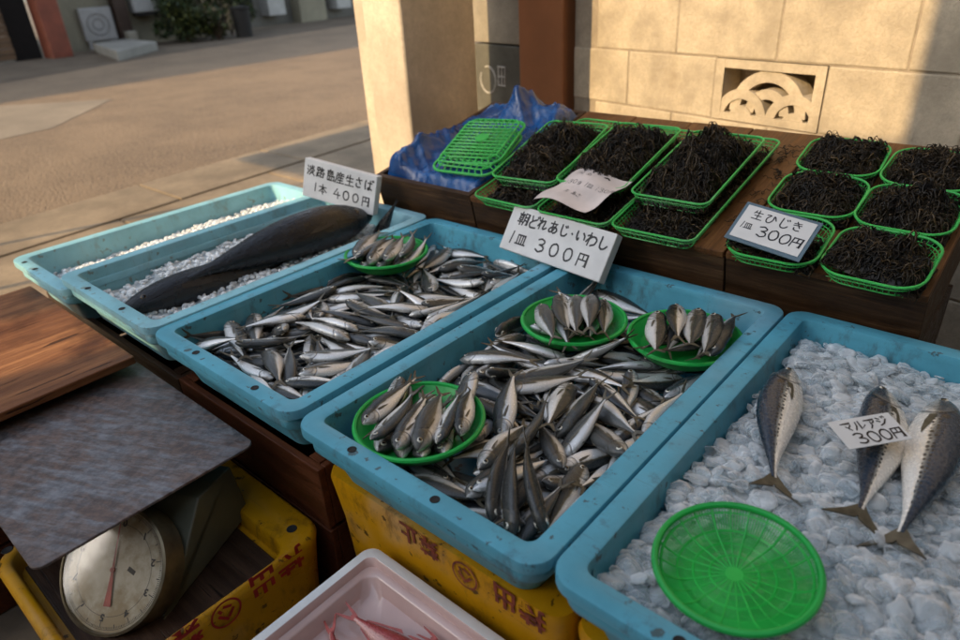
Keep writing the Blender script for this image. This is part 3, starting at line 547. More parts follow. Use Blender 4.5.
SM = [fish_mesh('mackerel', SABA, [SABA_M, FIN, IRIS, PUPIL], b, c, M=24, eyer=.018, eye=.075, fins=False, seed=20+i, tail=(.125, .085)) for i, (b, c) in enumerate(((.01, -.045), (.02, .03), (-.02, -.04)))]
zi = .549
flat_fish(SM[0], .31, (.549, .600, zi+.004), (.618, .335, zi-.004), (-1, -.25, .25), 'single blue-backed mackerel lying alone on the ice', 'fish', 'mackerel on ice', 'mackerel')
flat_fish(SM[1], .33, (.688, .628, zi+.004), (.736, .336, zi-.002), (-1, -.2, .3), 'mackerel lying half under the small price card', 'fish', 'mackerel on ice', 'mackerel')
flat_fish(SM[2], .352, (.768, .642, zi+.009), (.783, .330, zi-.002), (1, .1, .35), 'spotted mackerel beside the one with the price card, its belly towards it', 'fish', 'mackerel on ice', 'mackerel')
TM = fish_mesh('large_dark_fish', TUNA, [TUNA_SKIN, FIN_DARK, IRIS_DARK, PUPIL], .02, -.02, M=28, eyer=.015, eye=.1, fins=False, seed=31, tail=(.016, .02))
flat_fish(TM, .60, (-.676, .752, .548), (-.715, .17, .545), (-.75, 0, .75), 'long nearly black fish lying on top of another in the crate of crushed ice', 'fish', 'long black fish', 'large_dark_fish')
flat_fish(TM, .58, (-.738, .038, .512), (-.69, .60, .506), (-.75, 0, .75), 'black fish half under the other one, its pointed end towards the wooden board', 'fish', 'long black fish', 'large_dark_fish').scale = (.58, .40, .42)
flat_fish(TM, .20, (-.655, .715, .445), (-.565, .745, .590), (-1, 0, .3), 'dark fish tail sticking up behind the head of the long black fish', 'fish', None, 'fish')
RM = [fish_mesh('red_fish', IWA, [RED_M, FIN_RED, IRIS, PUPIL], b, c, M=18, tail=(.045, .05), seed=40+i) for i, (b, c) in enumerate(((.03, .01), (-.02, .0), (.02, -.02)))]
# ------------------------------------------------------------------ blue fish crates
CW, CL = .479, .8146
def crate(x, y, mat, label, z=RIM, W=CW, L=CL, depth=.10, holes=((.13, .016), (.30, .016)), body=.115):
    t = thing('fish_crate', (x, y, z), label, 'crate', 'blue plastic fish crates')
    def ring(i, zz, r): return rrect(i, W-i, i, L-i, r, zz, 6)
    b = MB()
    b.loops([ring(.034, -.014, .026), ring(.040, -depth*.5, .028), ring(.046, -depth, .03)], 0)
    b.loops([ring(.046, -depth, .03), ring(.09, -depth-.0005, .03)], 0, cap1=True)
    b.loops([ring(.046, -body, .03), ring(.03, -.058, .03), ring(.026, -.05, .03), ring(.012, -.049, .034), ring(.010, -.046, .034), ring(.010, -.031, .034), ring(.014, -.028, .034), ring(.016, -.019, .034)], 0, cap0=True)
    b.build('tub', mat, t, angle=60)
    r = MB()
    r.loops([ring(.018, -.0185, .03), ring(.003, -.0185, .034), ring(.0, -.017, .036), ring(.0, -.003, .036), ring(.0012, -.0006, .035), ring(.003, 0, .034), ring(.030, 0, .016), ring(.0325, -.0012, .015), ring(.0335, -.005, .016), ring(.0345, -.015, .02)], 0)
    r.build('rim', mat, t, angle=34)
    for hx, hy in holes:
        h = MB(); h.lathe([(.0, -.0002), (.0052, -.0001), (.0064, .0007), (.0072, .0003)], 14)  # raised dark disc in place of a hole, its shade put into the colour
        h.build('hole_shade_disc', DARK, t, loc=(hx, hy, .0004))
    return t
crate(0, 0, BLUE, 'blue crate of small fish holding three green plates of fish')
crate(-.495, .005, BLUE, 'blue crate of small fish holding a single green plate', holes=((.16, .016), (.36, .016)))
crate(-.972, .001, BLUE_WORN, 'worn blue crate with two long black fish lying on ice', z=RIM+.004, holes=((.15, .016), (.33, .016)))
crate(.4825, .006, BLUE, 'blue crate full of ice with three mackerel and a green colander', holes=((.16, .016), (.33, .016)))
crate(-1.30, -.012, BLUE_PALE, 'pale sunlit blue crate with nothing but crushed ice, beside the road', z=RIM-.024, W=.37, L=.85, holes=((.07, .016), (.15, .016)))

# ------------------------------------------------------------------ ice
def ico():
    bm = bmesh.new(); bmesh.ops.create_icosphere(bm, subdivisions=2, radius=1)
    v = [p.co.copy() for p in bm.verts]; f = [tuple(q.index for q in p.verts) for p in bm.faces]; bm.free(); return v, f
ICO = ico()
def ice_variants(n, flat, seed):
    r = random.Random(seed); out = []
    for i in range(n):
        ax = Vector((r.uniform(-1, 1), r.uniform(-1, 1), r.uniform(-1, 1))).normalized(); ph = r.uniform(0, 6)
        cuts = [(Vector((math.cos(a), math.sin(a), r.uniform(-.5, .5))).normalized(), r.uniform(.5, .85)) for a in [r.uniform(0, 6.28) for _ in range(5)]]+[(Vector((r.uniform(-.3, .3), r.uniform(-.3, .3), 1)).normalized(), r.uniform(.45, .8)), (Vector((r.uniform(-.3, .3), r.uniform(-.3, .3), -1)).normalized(), .7)]
        s = (r.uniform(.75, 1.2), r.uniform(.7, 1.), flat*r.uniform(.7, 1.3))
        vs = []
        for p in ICO[0]:
            k = 1+.16*math.sin(3.1*p.dot(ax)*2+ph)+.10*math.sin(5*p.x+ph*2)*math.sin(4*p.y-ph)
            q = p*k
            for cn, cd_ in cuts[-2:]:
                e = q.dot(cn)-cd_
                if e > 0: q = q-cn*e
            vs.append(Vector((q.x*s[0], q.y*s[1], (q.z-.35*(q.x*q.x+q.y*q.y)*.6)*s[2])))
        out.append(vs)
    return out
def ice_bed(x0, x1, y0, y1, hfun, n, size, flat, mat, label, seed, layers=(0, -.010), skip=None, tl=.27):
    r = random.Random(seed); var = ice_variants(10, flat, seed); b = MB()
    N = 26; Mg = 40
    vs = [(x0+(x1-x0)*i/N, y0+(y1-y0)*j/Mg, hfun(x0+(x1-x0)*i/N, y0+(y1-y0)*j/Mg)-size*.55) for j in range(Mg+1) for i in range(N+1)]
    b.add(vs, [(j*(N+1)+i, j*(N+1)+i+1, (j+1)*(N+1)+i+1, (j+1)*(N+1)+i) for j in range(Mg) for i in range(N)], 1)
    for k in range(n):
        x = r.uniform(x0, x1); y = r.uniform(y0, y1)
        if skip and skip(x, y): continue
        s = size*(r.uniform(.7, 1.25) if r.random() < .7 else r.uniform(.35, .6))
        z = hfun(x, y)+r.choice(layers)+r.uniform(-.3, .3)*size
        e = Matrix.Rotation(r.uniform(0, 6.28), 4, 'Z') @ Matrix.Rotation(r.gauss(0, tl), 4, 'X') @ Matrix.Rotation(r.gauss(0, tl), 4, 'Y')
        Mx = Matrix.Translation((x, y, z)) @ e @ Matrix.Diagonal((s, s, s, 1))
        b.add(r.choice(var), ICO[1], 0, Mx)
    return tag(b.build('crushed_ice', [mat, ICE_BED], angle=180), label, 'ice', None, 'stuff')
def wav(x, y): return math.sin(x*23+y*9)*.5+math.sin(y*31-x*14)*.5
def h4(x, y):                                   # the ice is heaped towards the middle and the far side
    u = (x-.4825)/CW; v = y/CL
    edge = min(u, 1-u, v*1.3, (1-v)*1.2)
    k = max(0, 1-(math.hypot(x-.648, y-.146)/.13)**4)
    return RIM-.046-.020*k+.022*min(1, max(0, edge)/.16)+.007*wav(x, y)
ice_bed(.4825+.047, .4825+CW-.047, .05, CL-.045, h4, 3100, .0165, .36, ICE, 'heap of clear half-melted ice pieces under the three mackerel', 5, skip=lambda x, y: (x-.648)**2+(y-.146)**2 < .088**2 and False)
ice_bed(-.972+.047, -.972+CW-.047, .05, CL-.045, lambda x, y: RIM-.054+.006*wav(x, y)-.010*(y < .2)+.010*(x < -.80), 3200, .0075, .8, ICE_WHITE, 'white crushed ice under the two long black fish', 6)
ice_bed(-1.30+.045, -.975, .04, .80, lambda x, y: RIM-.086+.036*min(1, max(0, (x+1.26)/.2))+.012*(y-.3)+.006*wav(x, y), 3400, .0075, .8, ICE_WHITE, 'white crushed ice in the pale sunlit crate beside the road', 7)

# ------------------------------------------------------------------ round green plates and the colander
def plate(x, y, z, label, r=.102):
    t = thing('serving_plate', (x, y, z), label, 'plate', 'round green serving plates')
    b = MB(); b.lathe([(.0001, -.0275), (r*.55, -.0275), (r*.73, -.0262), (r*.80, -.021), (r*.94, -.004), (r*.965, -.0015)], 48)
    b.lathe([(r*.97, -.010), (r*.82, -.026), (r*.74, -.0325), (r*.5, -.0335), (.0001, -.0335)], 48)
    b.build('dish', GREEN, t)
    m = MB(); R2 = .0042
    m.tube([((r*.985)*math.cos(2*PI*k/64), (r*.985)*math.sin(2*PI*k/64), -.003) for k in range(64)], R2, 8, True)
    m.build('rim', GREEN, t)
    return t
plate(.151, .133, RIM-.002, 'green plate of fanned fish nearest the weighing scale')
plate(.159, .551, RIM-.004, 'green plate of fish under the long white foam price sign')
plate(.362, .612, RIM-.004, 'green plate of fish in the far corner beside the iced crate')
plate(-.408, .569, RIM+.002, 'green plate of fish next to the head of the long black fish')

NET_BRIGHT = grimy_plastic('bright_green_net', (.03, .47, .075), grime=(.03, .2, .03), amount=.2, rough=.3)
def colander(loc, rot, label):
    t = thing('colander', loc, label, 'colander', None, rot)
    r = .088; m = MB()
    m.tube([(r*math.cos(2*PI*k/72), r*math.sin(2*PI*k/72), 0) for k in range(72)], .0042, 8, True); m.build('rim', GREEN, t)
    def prof(q): return -.019 if q < .66 else -.019*(1-((q-.66)/.34)**1.4)
    b = MB()
    for i in range(24):
        a = 2*PI*i/24
        b.tube([(r*q*math.cos(a), r*q*math.sin(a), prof(q)) for q in (.1, .35, .6, .75, .88, .99)], .0009 if i % 2 else .0013, 5)
    for i in range(1, 52):
        q = .1+.89*i/52
        b.tube([(r*q*math.cos(2*PI*k/60), r*q*math.sin(2*PI*k/60), prof(q)) for k in range(60)], .00055 if i % 12 else .0014, 4, True)
    for i in range(150):
        a = 2*PI*(i+.5)/150
        b.tube([(r*q*math.cos(a), r*q*math.sin(a), prof(q)-.0006) for q in (.4, .6, .75, .88, .98)], .00048, 4)
    b.lathe([(.0001, -.0182), (.010, -.0182), (.0105, -.0195), (.0001, -.0205)], 20)
    b.build('mesh_bowl', NET_BRIGHT, t); return t
colander((.648, .146, RIM+.008), (math.radians(4), math.radians(-3), .2), 'empty bright green colander lying on the ice')

# ------------------------------------------------------------------ wooden display boxes and seaweed baskets
TH = math.atan(.21)
def SL(x, s, h=0.0):                            # a point on the sloping display: s along the slope, h above it
    c, n = math.cos(TH), math.sin(TH)
    return Vector((x, .82+s*c-h*n, .635+s*n+h*c))
def display_box(x0, x1, label, n=3, top=True, back=.55, wood_top=WOOD_TOP):
    t = thing('wooden_box', SL(x0, 0), label, 'box', 'wooden display boxes', (TH, 0, 0)); w = x1-x0
    b = MB(); b.box(0, w, .0, .016, -.15, -.0165); b.build('front_board', WOOD_BOX, t, bevel=.002, smooth=False)
    for x in (.0, w-.016):
        b = MB(); b.box(x+.0005, x+.0155, .0165, back, -.15, -.0165); b.build('side_board', WOOD_BOX, t, bevel=.002, smooth=False)
    b = MB(); b.box(0, w, back+.0005, back+.016, -.15, -.0165); b.build('back_board', WOOD_BOX, t, bevel=.002, smooth=False)
    if top:
        pw = w/n
        for i in range(n):
            b = MB(); b.box(i*pw+.0008, (i+1)*pw-.0008, -.004, back+.016, -.016, -.001*(i % 2)); b.build('top_board', wood_top, t, bevel=.0025, smooth=False)
    else:
        b = MB(); b.box(.016, w-.016, .0165, back, -.15, -.135); b.build('bottom_board', WOOD_BOX, t, smooth=False)
        for a in ((0, w, .0, .016), (0, w, back, back+.016), (.0, .016, .0165, back-.0005), (w-.016, w, .0165, back-.0005)):
            b = MB(); b.box(*a, -.016, 0); b.build('edge_strip', WOOD_BOX, t, bevel=.002, smooth=False)
    return t
display_box(-.345, .337, 'wooden box with board top under the long stacked seaweed baskets', 4)
display_box(.3405, .694, 'wooden box with board top under the six small seaweed baskets', 3)
bA = display_box(-.722, -.349, 'open wooden box lined with blue plastic sheet', top=False)
# rough stands below
def stand(x0, x1, y0, y1, z1, mat, label, name='wooden_crate'):
    t = thing(name, (x0, y0, 0), label, 'crate'); w, d = x1-x0, y1-y0
    nb = max(2, int(z1/.14)); h = z1/nb
    for i in range(nb):
        for a in ((0, w, 0, .014), (0, w, d-.014, d), (0, .014, .0145, d-.0145), (w-.014, w, .0145, d-.0145)):
            b = MB(); b.box(*a, i*h+.004, (i+1)*h-.004); b.build('plank', mat, t, bevel=.002, smooth=False)
    for px in (.0145, w-.0445):
        for py in (.0145, d-.0445):
            b = MB(); b.box(px, px+.03, py, py+.03, 0, z1-.002); b.build('corner_post', mat, t, smooth=False)
    return t
stand(-.71, -.01, .87, 1.34, .455, WOOD_DARK, 'dark wooden crate standing under the box lined with blue sheet')
stand(.0, .685, .87, 1.34, .455, WOOD_DARK, 'dark wooden crate standing under the boxes of seaweed')
stand(-1.27, -.505, .035, .79, .42, WOOD_DARK, 'dark wooden crate under the crates of ice and the black fish')
stand(-.50, -.012, .035, .79, .425, WOOD_RED, 'reddish brown wooden crate under the crate with a single plate')

def basket_meshes(W, L, r, depth, nx, ny, bar):
    m = MB(); m.tube(rrect(-W/2, W/2, -L/2, L/2, r, 0, 7), .0026, 7, True)
    m.tube(rrect(-W/2+.003, W/2-.003, -L/2+.003, L/2-.003, r, -.009, 7), .0012, 5, True)
    rim = m
    b = MB(); i = .014
    w, l = W/2-i, L/2-i
    b.tube(rrect(-w, w, -l, l, r*.8, -depth, 6), .0016, 5, True)
    top = rrect(-W/2, W/2, -L/2, L/2, r, 0, 6); bot = rrect(-w, w, -l, l, r*.8, -depth, 6)
    def dense(p, n):
        P = [Vector(q) for q in p]; P.append(P[0]); ln = [0]
        for a, c in zip(P, P[1:]): ln.append(ln[-1]+(c-a).length)
        out = []
        for k in range(n):
            d = ln[-1]*k/n; j = max(q for q in range(len(ln)-1) if ln[q] <= d)
            out.append(P[j].lerp(P[j+1], (d-ln[j])/max(1e-9, ln[j+1]-ln[j])))
        return out
    n = int((W+L)*2/.012)
    for a, c in zip(dense(top, n), dense(bot, n)): b.tube([a, c], bar, 4)
    for k in range(1, nx):
        x = -w+2*w*k/nx; b.tube([(x, -l, -depth), (x, l, -depth)], bar, 4)
    for k in range(1, ny):
        y = -l+2*l*k/ny; b.tube([(-w, y, -depth+.0006), (w, y, -depth+.0006)], bar, 4)
    b.tube([(q.x*.5+p.x*.5, q.y*.5+p.y*.5, -depth*.5) for p, q in zip(dense(top, 60), dense(bot, 60))], bar, 4, True)
    return rim, b
_bk = {}
def basket(kind, loc, rot, label, group):
    if kind not in _bk:
        rim, b = basket_meshes(*kind)
        t = thing('seaweed_basket', loc, label, 'basket', group, rot)
        rim.build('rim', GREEN_NET, t); b.build('lattice', GREEN_NET, t); _bk[kind] = t
        return t
    t = dup(_bk[kind], location=loc, rotation_euler=rot); t['label'] = label; t['group'] = group
    return t
LONG = (.188, .49, .022, .028, 13, 34, .0009); MID = (.176, .335, .022, .03, 12, 22, .0009); SMALL = (.166, .172, .045, .026, 12, 12, .0008)
SEAWEED = (lambda g: (g.bump(g.noise(70, 5), .5, .003), g.set(col=g.mix(g.mapr(g.noise(22, 5), .35, .65), (.006, .005, .004), (.026, .018, .009)), rough=.42, spec=.3))[1])(G('wet_black_seaweed'))
SEAWEED_B = simple('brown_seaweed_strands', (.085, .052, .02), .42, .5, 30)
def seaweed_mesh(W, L, H, n, seed):
    r = random.Random(seed); b = MB(); N = 18
    def hh(x, y):
        q = max(0, 1-(abs(x)/(W/2))**2.4)*max(0, 1-(abs(y)/(L/2))**2.6)
        return H*q**.6*(.70+.24*math.sin(x*52+seed)*math.cos(y*41+seed*2)+.16*math.sin(y*83+x*39+seed)+.10*math.sin(x*150+seed)*math.sin(y*140+seed*3))
    b.add([(-W/2+W*i/N, -L/2+L*j/N, hh(-W/2+W*i/N, -L/2+L*j/N)*.9) for j in range(N+1) for i in range(N+1)], [(j*(N+1)+i, j*(N+1)+i+1, (j+1)*(N+1)+i+1, (j+1)*(N+1)+i) for j in range(N) for i in range(N)], 0)
    for k in range(n):
        x = r.uniform(-W/2, W/2)*.96; y = r.uniform(-L/2, L/2)*.96; a = r.uniform(0, 2*PI); da = r.gauss(0, .35); z0 = r.uniform(-.006, .004)
        pts = []; st = r.uniform(.003, .006); lift = r.uniform(0, .009)*(1 if r.random() < .6 else 2.2); m = r.randint(6, 12)
        for i in range(m):
            pts.append((x, y, hh(x, y)+z0+lift*1.25*math.sin(PI*i/(m-1))+r.uniform(-.002, .002)))
            a += da+r.gauss(0, .6); da += r.gauss(0, .12)
            x = max(-W/2*1.03, min(W/2*1.03, x+st*math.cos(a))); y = max(-L/2*1.03, min(L/2*1.03, y+st*math.sin(a)))
        b.tube(pts, r.choice((.0005, .0006, .0009, .0012, .0017, .0025)), 4, mi=1 if r.random() < .16 else 0, taper=lambda t: 1-.5*t)
    return b
_sw = {}
def seaweed(key, W, L, H, n, seed, loc, rot, label, group):
    if key not in _sw:
        o = seaweed_mesh(W, L, H, n, seed).build('seaweed_heap', [SEAWEED, SEAWEED_B], angle=180); _sw[key] = o
    else: o = _sw[key].copy(); COL.objects.link(o)
    o.location = loc; o.rotation_euler = rot
    return tag(o, label, 'seaweed', group)
GL, GS = 'long green seaweed baskets', 'small green seaweed baskets'; HL, HS = 'seaweed in long baskets', 'seaweed in small baskets'
for i, (x, s, bl, sl) in enumerate((
    (-.2, .205, 'long low basket beside the blue sheet, half under another basket', 'seaweed in the low basket beside the blue sheet'),
    (-.004, .200, 'long low basket under the middle stacked basket and the creased paper', 'seaweed in the low basket between two other low baskets'),
    (.188, .205, 'long low basket whose open front lies next to the framed price card', 'seaweed in the low basket next to the framed price card'))):
    basket(LONG, SL(x, s, .0295), (TH, 0, .02*(i-1)), bl, GL)
    seaweed('long%d' % i, .165, .45, .026, 1500, 50+i, SL(x, s, .004), (TH, 0, 0), sl, HL)
for i, (x, s, yaw, bl, sl) in enumerate((
    (-.205, .185, .14, 'stacked long basket touching the blue plastic sheet', 'heap of seaweed in the stacked basket touching the blue sheet'),
    (-.022, .215, .06, 'middle one of the three stacked long baskets', 'heap of seaweed in the middle stacked basket'),
    (.182, .215, .03, 'stacked long basket nearest the bare board top and small baskets', 'tallest heap of seaweed, in the stacked basket nearest the small baskets'))):
    basket(MID, SL(x, s, .064), (TH, 0, yaw), bl, GL)
    seaweed('mid%d' % i, .155, .31, .062 if i < 2 else .078, 2200, 60+i, SL(x, s, .036), (TH, 0, yaw), sl, HL)
for i, (x, s, yaw, bl, sl) in enumerate((
    (.428, .405, .05, 'small basket at the back wall with sunlight on its heap', 'seaweed heap with sunlight on top, at the back wall'),
    (.602, .395, -.02, 'small basket at the back corner, farthest from the blue sheet', 'seaweed in the small basket at the back corner'),
    (.436, .225, .03, 'small basket right behind the framed price card', 'seaweed in the small basket right behind the framed price card'),
    (.604, .222, .0, 'small basket in the middle of the outer row of three', 'seaweed in the middle basket of the outer row of three'),
    (.428, .042, .04, 'small basket under the framed price card', 'seaweed mostly hidden under the framed price card'),
    (.603, .042, -.02, 'small basket at the front corner by the iced crate', 'seaweed in the small basket at the front corner by the iced crate'))):
    basket(SMALL, SL(x, s, .031), (TH, 0, yaw), bl, GS)
    seaweed('flat' if i == 4 else 'small%d' % (i % 4), .150, .156, .050 if i != 4 else .018, 1300, 70+i, SL(x, s, .008), (TH, 0, yaw+(i//4)*1.57), sl, HS)
# loose strands dropped between the baskets
b = MB(); r = random.Random(77)
for k in range(60):
    cx, cs = r.choice(((.315, .33), (.318, .22), (.30, .40), (.325, .12), (.29, .46)))
    x = cx+r.gauss(0, .010); s_ = cs+r.gauss(0, .016); a = r.uniform(0, 6.28); pts = []
    for i in range(8):
        pts.append(SL(x, s_, .0012+.005*abs(math.sin(i*.9+k)))); a += r.gauss(0, .6); x += .004*math.cos(a); s_ += .004*math.sin(a)
    b.tube(pts, r.choice((.0005, .0008, .0012)), 4)
tag(b.build('seaweed_scraps', SEAWEED, angle=180), 'loose scraps of seaweed on the board between long and small baskets', 'seaweed', None, 'stuff')
# upside-down lattice trays on the blue sheet
def lattice_tray(loc, rot, label):
    t = thing('lattice_tray', loc, label, 'basket', 'empty lattice trays', rot); W, L = .185, .235
    m = MB(); m.tube(rrect(-W/2, W/2, -L/2, L/2, .035, 0, 7), .0042, 7, True); m.build('rim', GREEN_NET, t)
    b = MB(); w, l = W/2-.012, L/2-.012
    b.tube(rrect(-w, w, -l, l, .03, .011, 6), .0028, 5, True)
    for k in range(1, 9):
        x = -w+2*w*k/9; b.tube([(x*1.1, -L/2, .0), (x, -l, .011), (x, l, .011), (x*1.1, L/2, .0)], .0027, 4)
    for k in range(1, 12):
        y = -l+2*l*k/12; b.tube([(-W/2, y, 0), (-w, y, .0117), (w, y, .0117), (W/2, y, 0)], .0027, 4)
    b.lathe([(.0001, .0145), (.02, .0145), (.021, .010)], 20)
    b.build('lattice', GREEN_NET, t); return t
lattice_tray(SL(-.447, .165, .036), (TH+.06, .03, .24), 'lower of two empty green trays upside down on the blue sheet')
lattice_tray(SL(-.455, .200, .049), (TH+.07, -.02, .27), 'upper of two empty green trays upside down on the blue sheet')
# blue plastic sheet
def tarp_material():
    g = G('blue_plastic_sheet'); f = g.noise(9, 6, .6)
    g.bump(g.noise(26, 6, .6, None, 1.2), .5, .008)
    return g.set(col=g.mix(g.mapr(f, .3, .7), (.002, .038, .15), (.004, .085, .28)), rough=g.mapr(f, .3, .7, .14, .34), spec=.6)
def tarp():
    r = random.Random(4); N, K = 70, 90; b = MB(); vs = []
    cr = [(r.uniform(0, PI), r.uniform(25, 110), r.uniform(0, 6), r.uniform(.25, 1)) for _ in range(16)]
    for j in range(K+1):
        for i in range(N+1):
            u = i/N; v = j/K; x = -.703+.36*u; s = .018+.52*v
            q = 0
            for a, fr, ph, w in cr:
                q += w*(1-abs(math.sin((x*math.cos(a)+s*math.sin(a))*fr*.5+ph+1.1*math.sin(x*19+s*13+a*3))))**2
            q = q/16
            h = -.002+.095*q
            flat = math.exp(-(((x+.445)/.12)**4+((s-.19)/.13)**4)); h = h*(1-flat)+.020*flat
            h += .085*math.exp(-(((x+.66)/.05)**2+((s-.14)/.13)**2))*(0.55+q)         # fold against the corner
            h += .105*math.exp(-(((x+.500)/.055)**2+((s-.45)/.075)**2))*(.6+1.2*q)      # bunched-up peak
            h += .05*math.exp(-(((x+.38)/.07)**2+((s-.46)/.1)**2))*(.5+q)
            e = min(u, 1-u, v, 1-v)
            if e < .05: h = min(h, -.03+(e/.05)*(h+.03))
            p = SL(x+.012*(q-.2), s, h); vs.append(p)
    b.add(vs, [(j*(N+1)+i, j*(N+1)+i+1, (j+1)*(N+1)+i+1, (j+1)*(N+1)+i) for j in range(K) for i in range(N)])
    o = b.build('plastic_sheet', tarp_material(), angle=180)
    m = o.modifiers.new('thickness', 'SOLIDIFY'); m.thickness = .0012
    return tag(o, 'crumpled shiny blue plastic sheet bunched up in the open wooden box', 'plastic sheet')
tarp()
# ------------------------------------------------------------------ handwriting (strokes on a 10 x 10 grid, y down)
GL_ = {
'淡': '1,1.5 2,2.5;.7,4.5 1.7,5.3;.8,9.5 2.3,6.5;4,1.5 3.7,3;8,1.3 7.3,3;6,.5 5.8,3 3.5,5;6,3 8.6,5;4,5.5 3.7,7;8,5.3 7.3,7;6,4.8 5.8,7 3.2,9.8;6,7.2 9,9.8',
'路': '1,1 1,3.5 3.5,3.5 3.5,1 1,1;2.2,3.5 2.2,9;2.2,6 3.6,6;1,6 1,9;.6,9.3 4,8.5;6,.5 4.6,3.2;5.8,1.6 8.3,1.6 4.5,5.6;5.4,2.6 9.5,5.8;5.3,6.3 5.3,9.5;5.3,6.3 8.3,6.3 8.3,9.5;5.3,9.3 8.3,9.3',
'島': '5,.2 4.2,1.2;2.3,1.3 2.3,6;2.3,1.3 7.5,1.3 7.5,4;2.3,2.7 7.5,2.7;2.3,4.1 7.5,4.1;2.3,5.6 9,5.6 8.6,9.3 7.4,9;2,7 2,9 6.3,9 6.3,7;4.2,6.3 4.2,9',
'産': '5,.2 5,1.3;1.8,1.5 8.5,1.5;3.5,1.8 3.9,2.8;6.5,1.8 6,2.9;1.5,3.1 9,3.1;1.8,3.1 1.7,6 .6,9.5;4,4 3,5.8;3.6,5 8.2,5;3.2,7 8,7;2.2,9.3 9.3,9.3;5.8,3.8 5.8,9.3',
'生': '3,1 1.5,4;2.5,2.8 8.5,2.8;2.5,5.8 8,5.8;1,9.2 9.3,9.2;5.2,.3 5.2,9.2',
'さ': '1.8,3 8.2,2.3;4.2,.5 5.4,3.4 6.8,6;2.6,6.3 2.6,8.3 4.5,9.5 7,9',
'ば': '1.7,1 1.2,5 1.8,9.3;4,3 8.3,2.8;6.3,.8 6.4,6 6,8.6 4.6,9 4.1,8 5.2,7.3 7,7.9 8.6,9;8.2,.3 8.8,1.3;9.4,0 9.9,1',
'1': '5.4,1 4.6,9', '本': '1.2,3 8.8,3;5,.5 5,9.6;4.9,3.2 3.4,5.4 1,7.5;5.1,3.2 7,5.6 9.2,7.3;3.5,7.5 6.6,7.5',
'4': '5.5,.8 1.5,6.2 8.5,6.2;6.2,3.5 6.2,9.5',
'0': '5,.8 2.6,2.2 1.8,5.4 3,8.6 5,9.2 7.2,7.8 8,4.6 6.9,1.6 5,.8',
'円': '1.8,1.5 1.5,9.5;1.8,1.5 8.2,1.5 8.2,9.3 7,8.8;1.8,5.3 8.2,5.3;5,1.5 5,5.3',
'朝': '.5,1.7 4.8,1.7;2.7,.2 2.7,3;1.2,3 1.2,6;1.2,3 4.2,3 4.2,6;1.2,4.5 4.2,4.5;1.2,6 4.2,6;.3,7.4 5,7.4;2.7,6 2.7,9.8;6,1 6,6 5.3,9.5;6,1 9,1 9,9.3 8,9;6,3.6 9,3.6;6,6 9,6',
'ど': '3,1 3.8,4.5;7.8,2.8 4.4,4.6 2.5,6.2 2.4,8 4,9.3 8,9;7.8,.8 8.5,1.8;9,.3 9.7,1.3',
'れ': '2.5,.5 2.5,9.5;.8,3 3.3,2.6 2,5.2 .8,7.5;2.5,5 4.4,2.9 5.8,2.5 6.4,3.6 6,8 7,9 9.3,7.5',
'あ': '2,2.3 8,2;4.5,.5 4.3,5 5,9;7,3.5 5.6,7 3.6,8.9 2,8.9 1.5,7.5 3,5.6 5.6,4.7 7.6,5.1 8.8,6.8 8,8.7 6,9.5',
'じ': '3,.8 2.8,7 4,9.2 6.5,9 8.5,7;6,1.5 6.7,2.6;7.5,1 8.2,2', '・': '4.6,4.8 5.4,5.4',
'い': '2,2 1.8,6 3,8.5 3.8,7;7,2.5 8.5,4.5 8.8,7',
'わ': '2.8,.5 2.8,9.5;.8,3 3.6,2.6 2.2,5.2 .8,7.5;2.8,5 5,3.1 7.4,3 8.9,4.8 8.3,7.8 5.5,9.4',
'し': '3,.8 2.8,7 4,9.2 6.5,9 8.8,6.8', '皿': '1.8,2.5 1.8,8.8;1.8,2.5 8.2,2.5 8.2,8.8;4,2.5 4,8.8;6.2,2.5 6.2,8.8;.5,9 9.5,9',
'3': '2,1.5 5,.6 7.5,2 6.5,4 4,4.8;4,4.8 7.4,5.6 8,7.9 5,9.6 1.8,8.5', 'ひ': '1,2.2 4,1.8 2,5.5 2.8,8.5 5.2,9 7,6 7,2 9.5,5.5',
'き': '1.8,2.5 8,1.8;1.8,4.5 8.4,3.7;4,.5 5.4,3.4 7.2,6.3;2.6,6.8 2.8,8.6 5,9.5 7.5,9.2',
'マ': '1.2,2 8.6,2 7.2,4.4 5,6.5;3.5,5 6.3,8.8', 'ル': '3,2 2.8,6 .8,9.3;5.5,1.5 5.5,9 9.3,6', 'ア': '1.2,1.8 8.8,1.8 7.6,3.6 6,5;5,3.8 4.6,7 2.5,9.5',
'ジ': '2,1.5 4,2.8;1.3,4.3 3.3,5.6;2,9 5.5,7.5 8.8,3.5;6.5,.8 7.3,2;8.2,.3 9,1.5',
'人': '5,1 4,5 1,9;5,3.6 6.6,6.6 9.2,9', 'g': '7,4 4,4 3,6 4.5,7.4 7,6 7,4 7,9 5,9.8 3,9', 'k': '2.5,1 2.5,9;7,4 2.8,6.3 7.4,9', '袋': '2,.6 1,3;1.6,2 1.6,4;3.4,1.6 8.8,1.2;6,.4 8.6,4;1,5.2 9,5.2;5,4.4 5,6 1,9;5,6.6 3.4,9.4;5.4,6 9,9.4',
'海': '1,1.5 2,2.5;.7,4.5 1.7,5.3;.8,9.5 2.3,6.5;4.4,.5 3.4,2.6;4,1.6 9,1.6;4.2,3.6 3.6,8 8.4,8;4.2,3.6 8.6,3.6 8,9.6;3,5.8 9.4,5.8'}
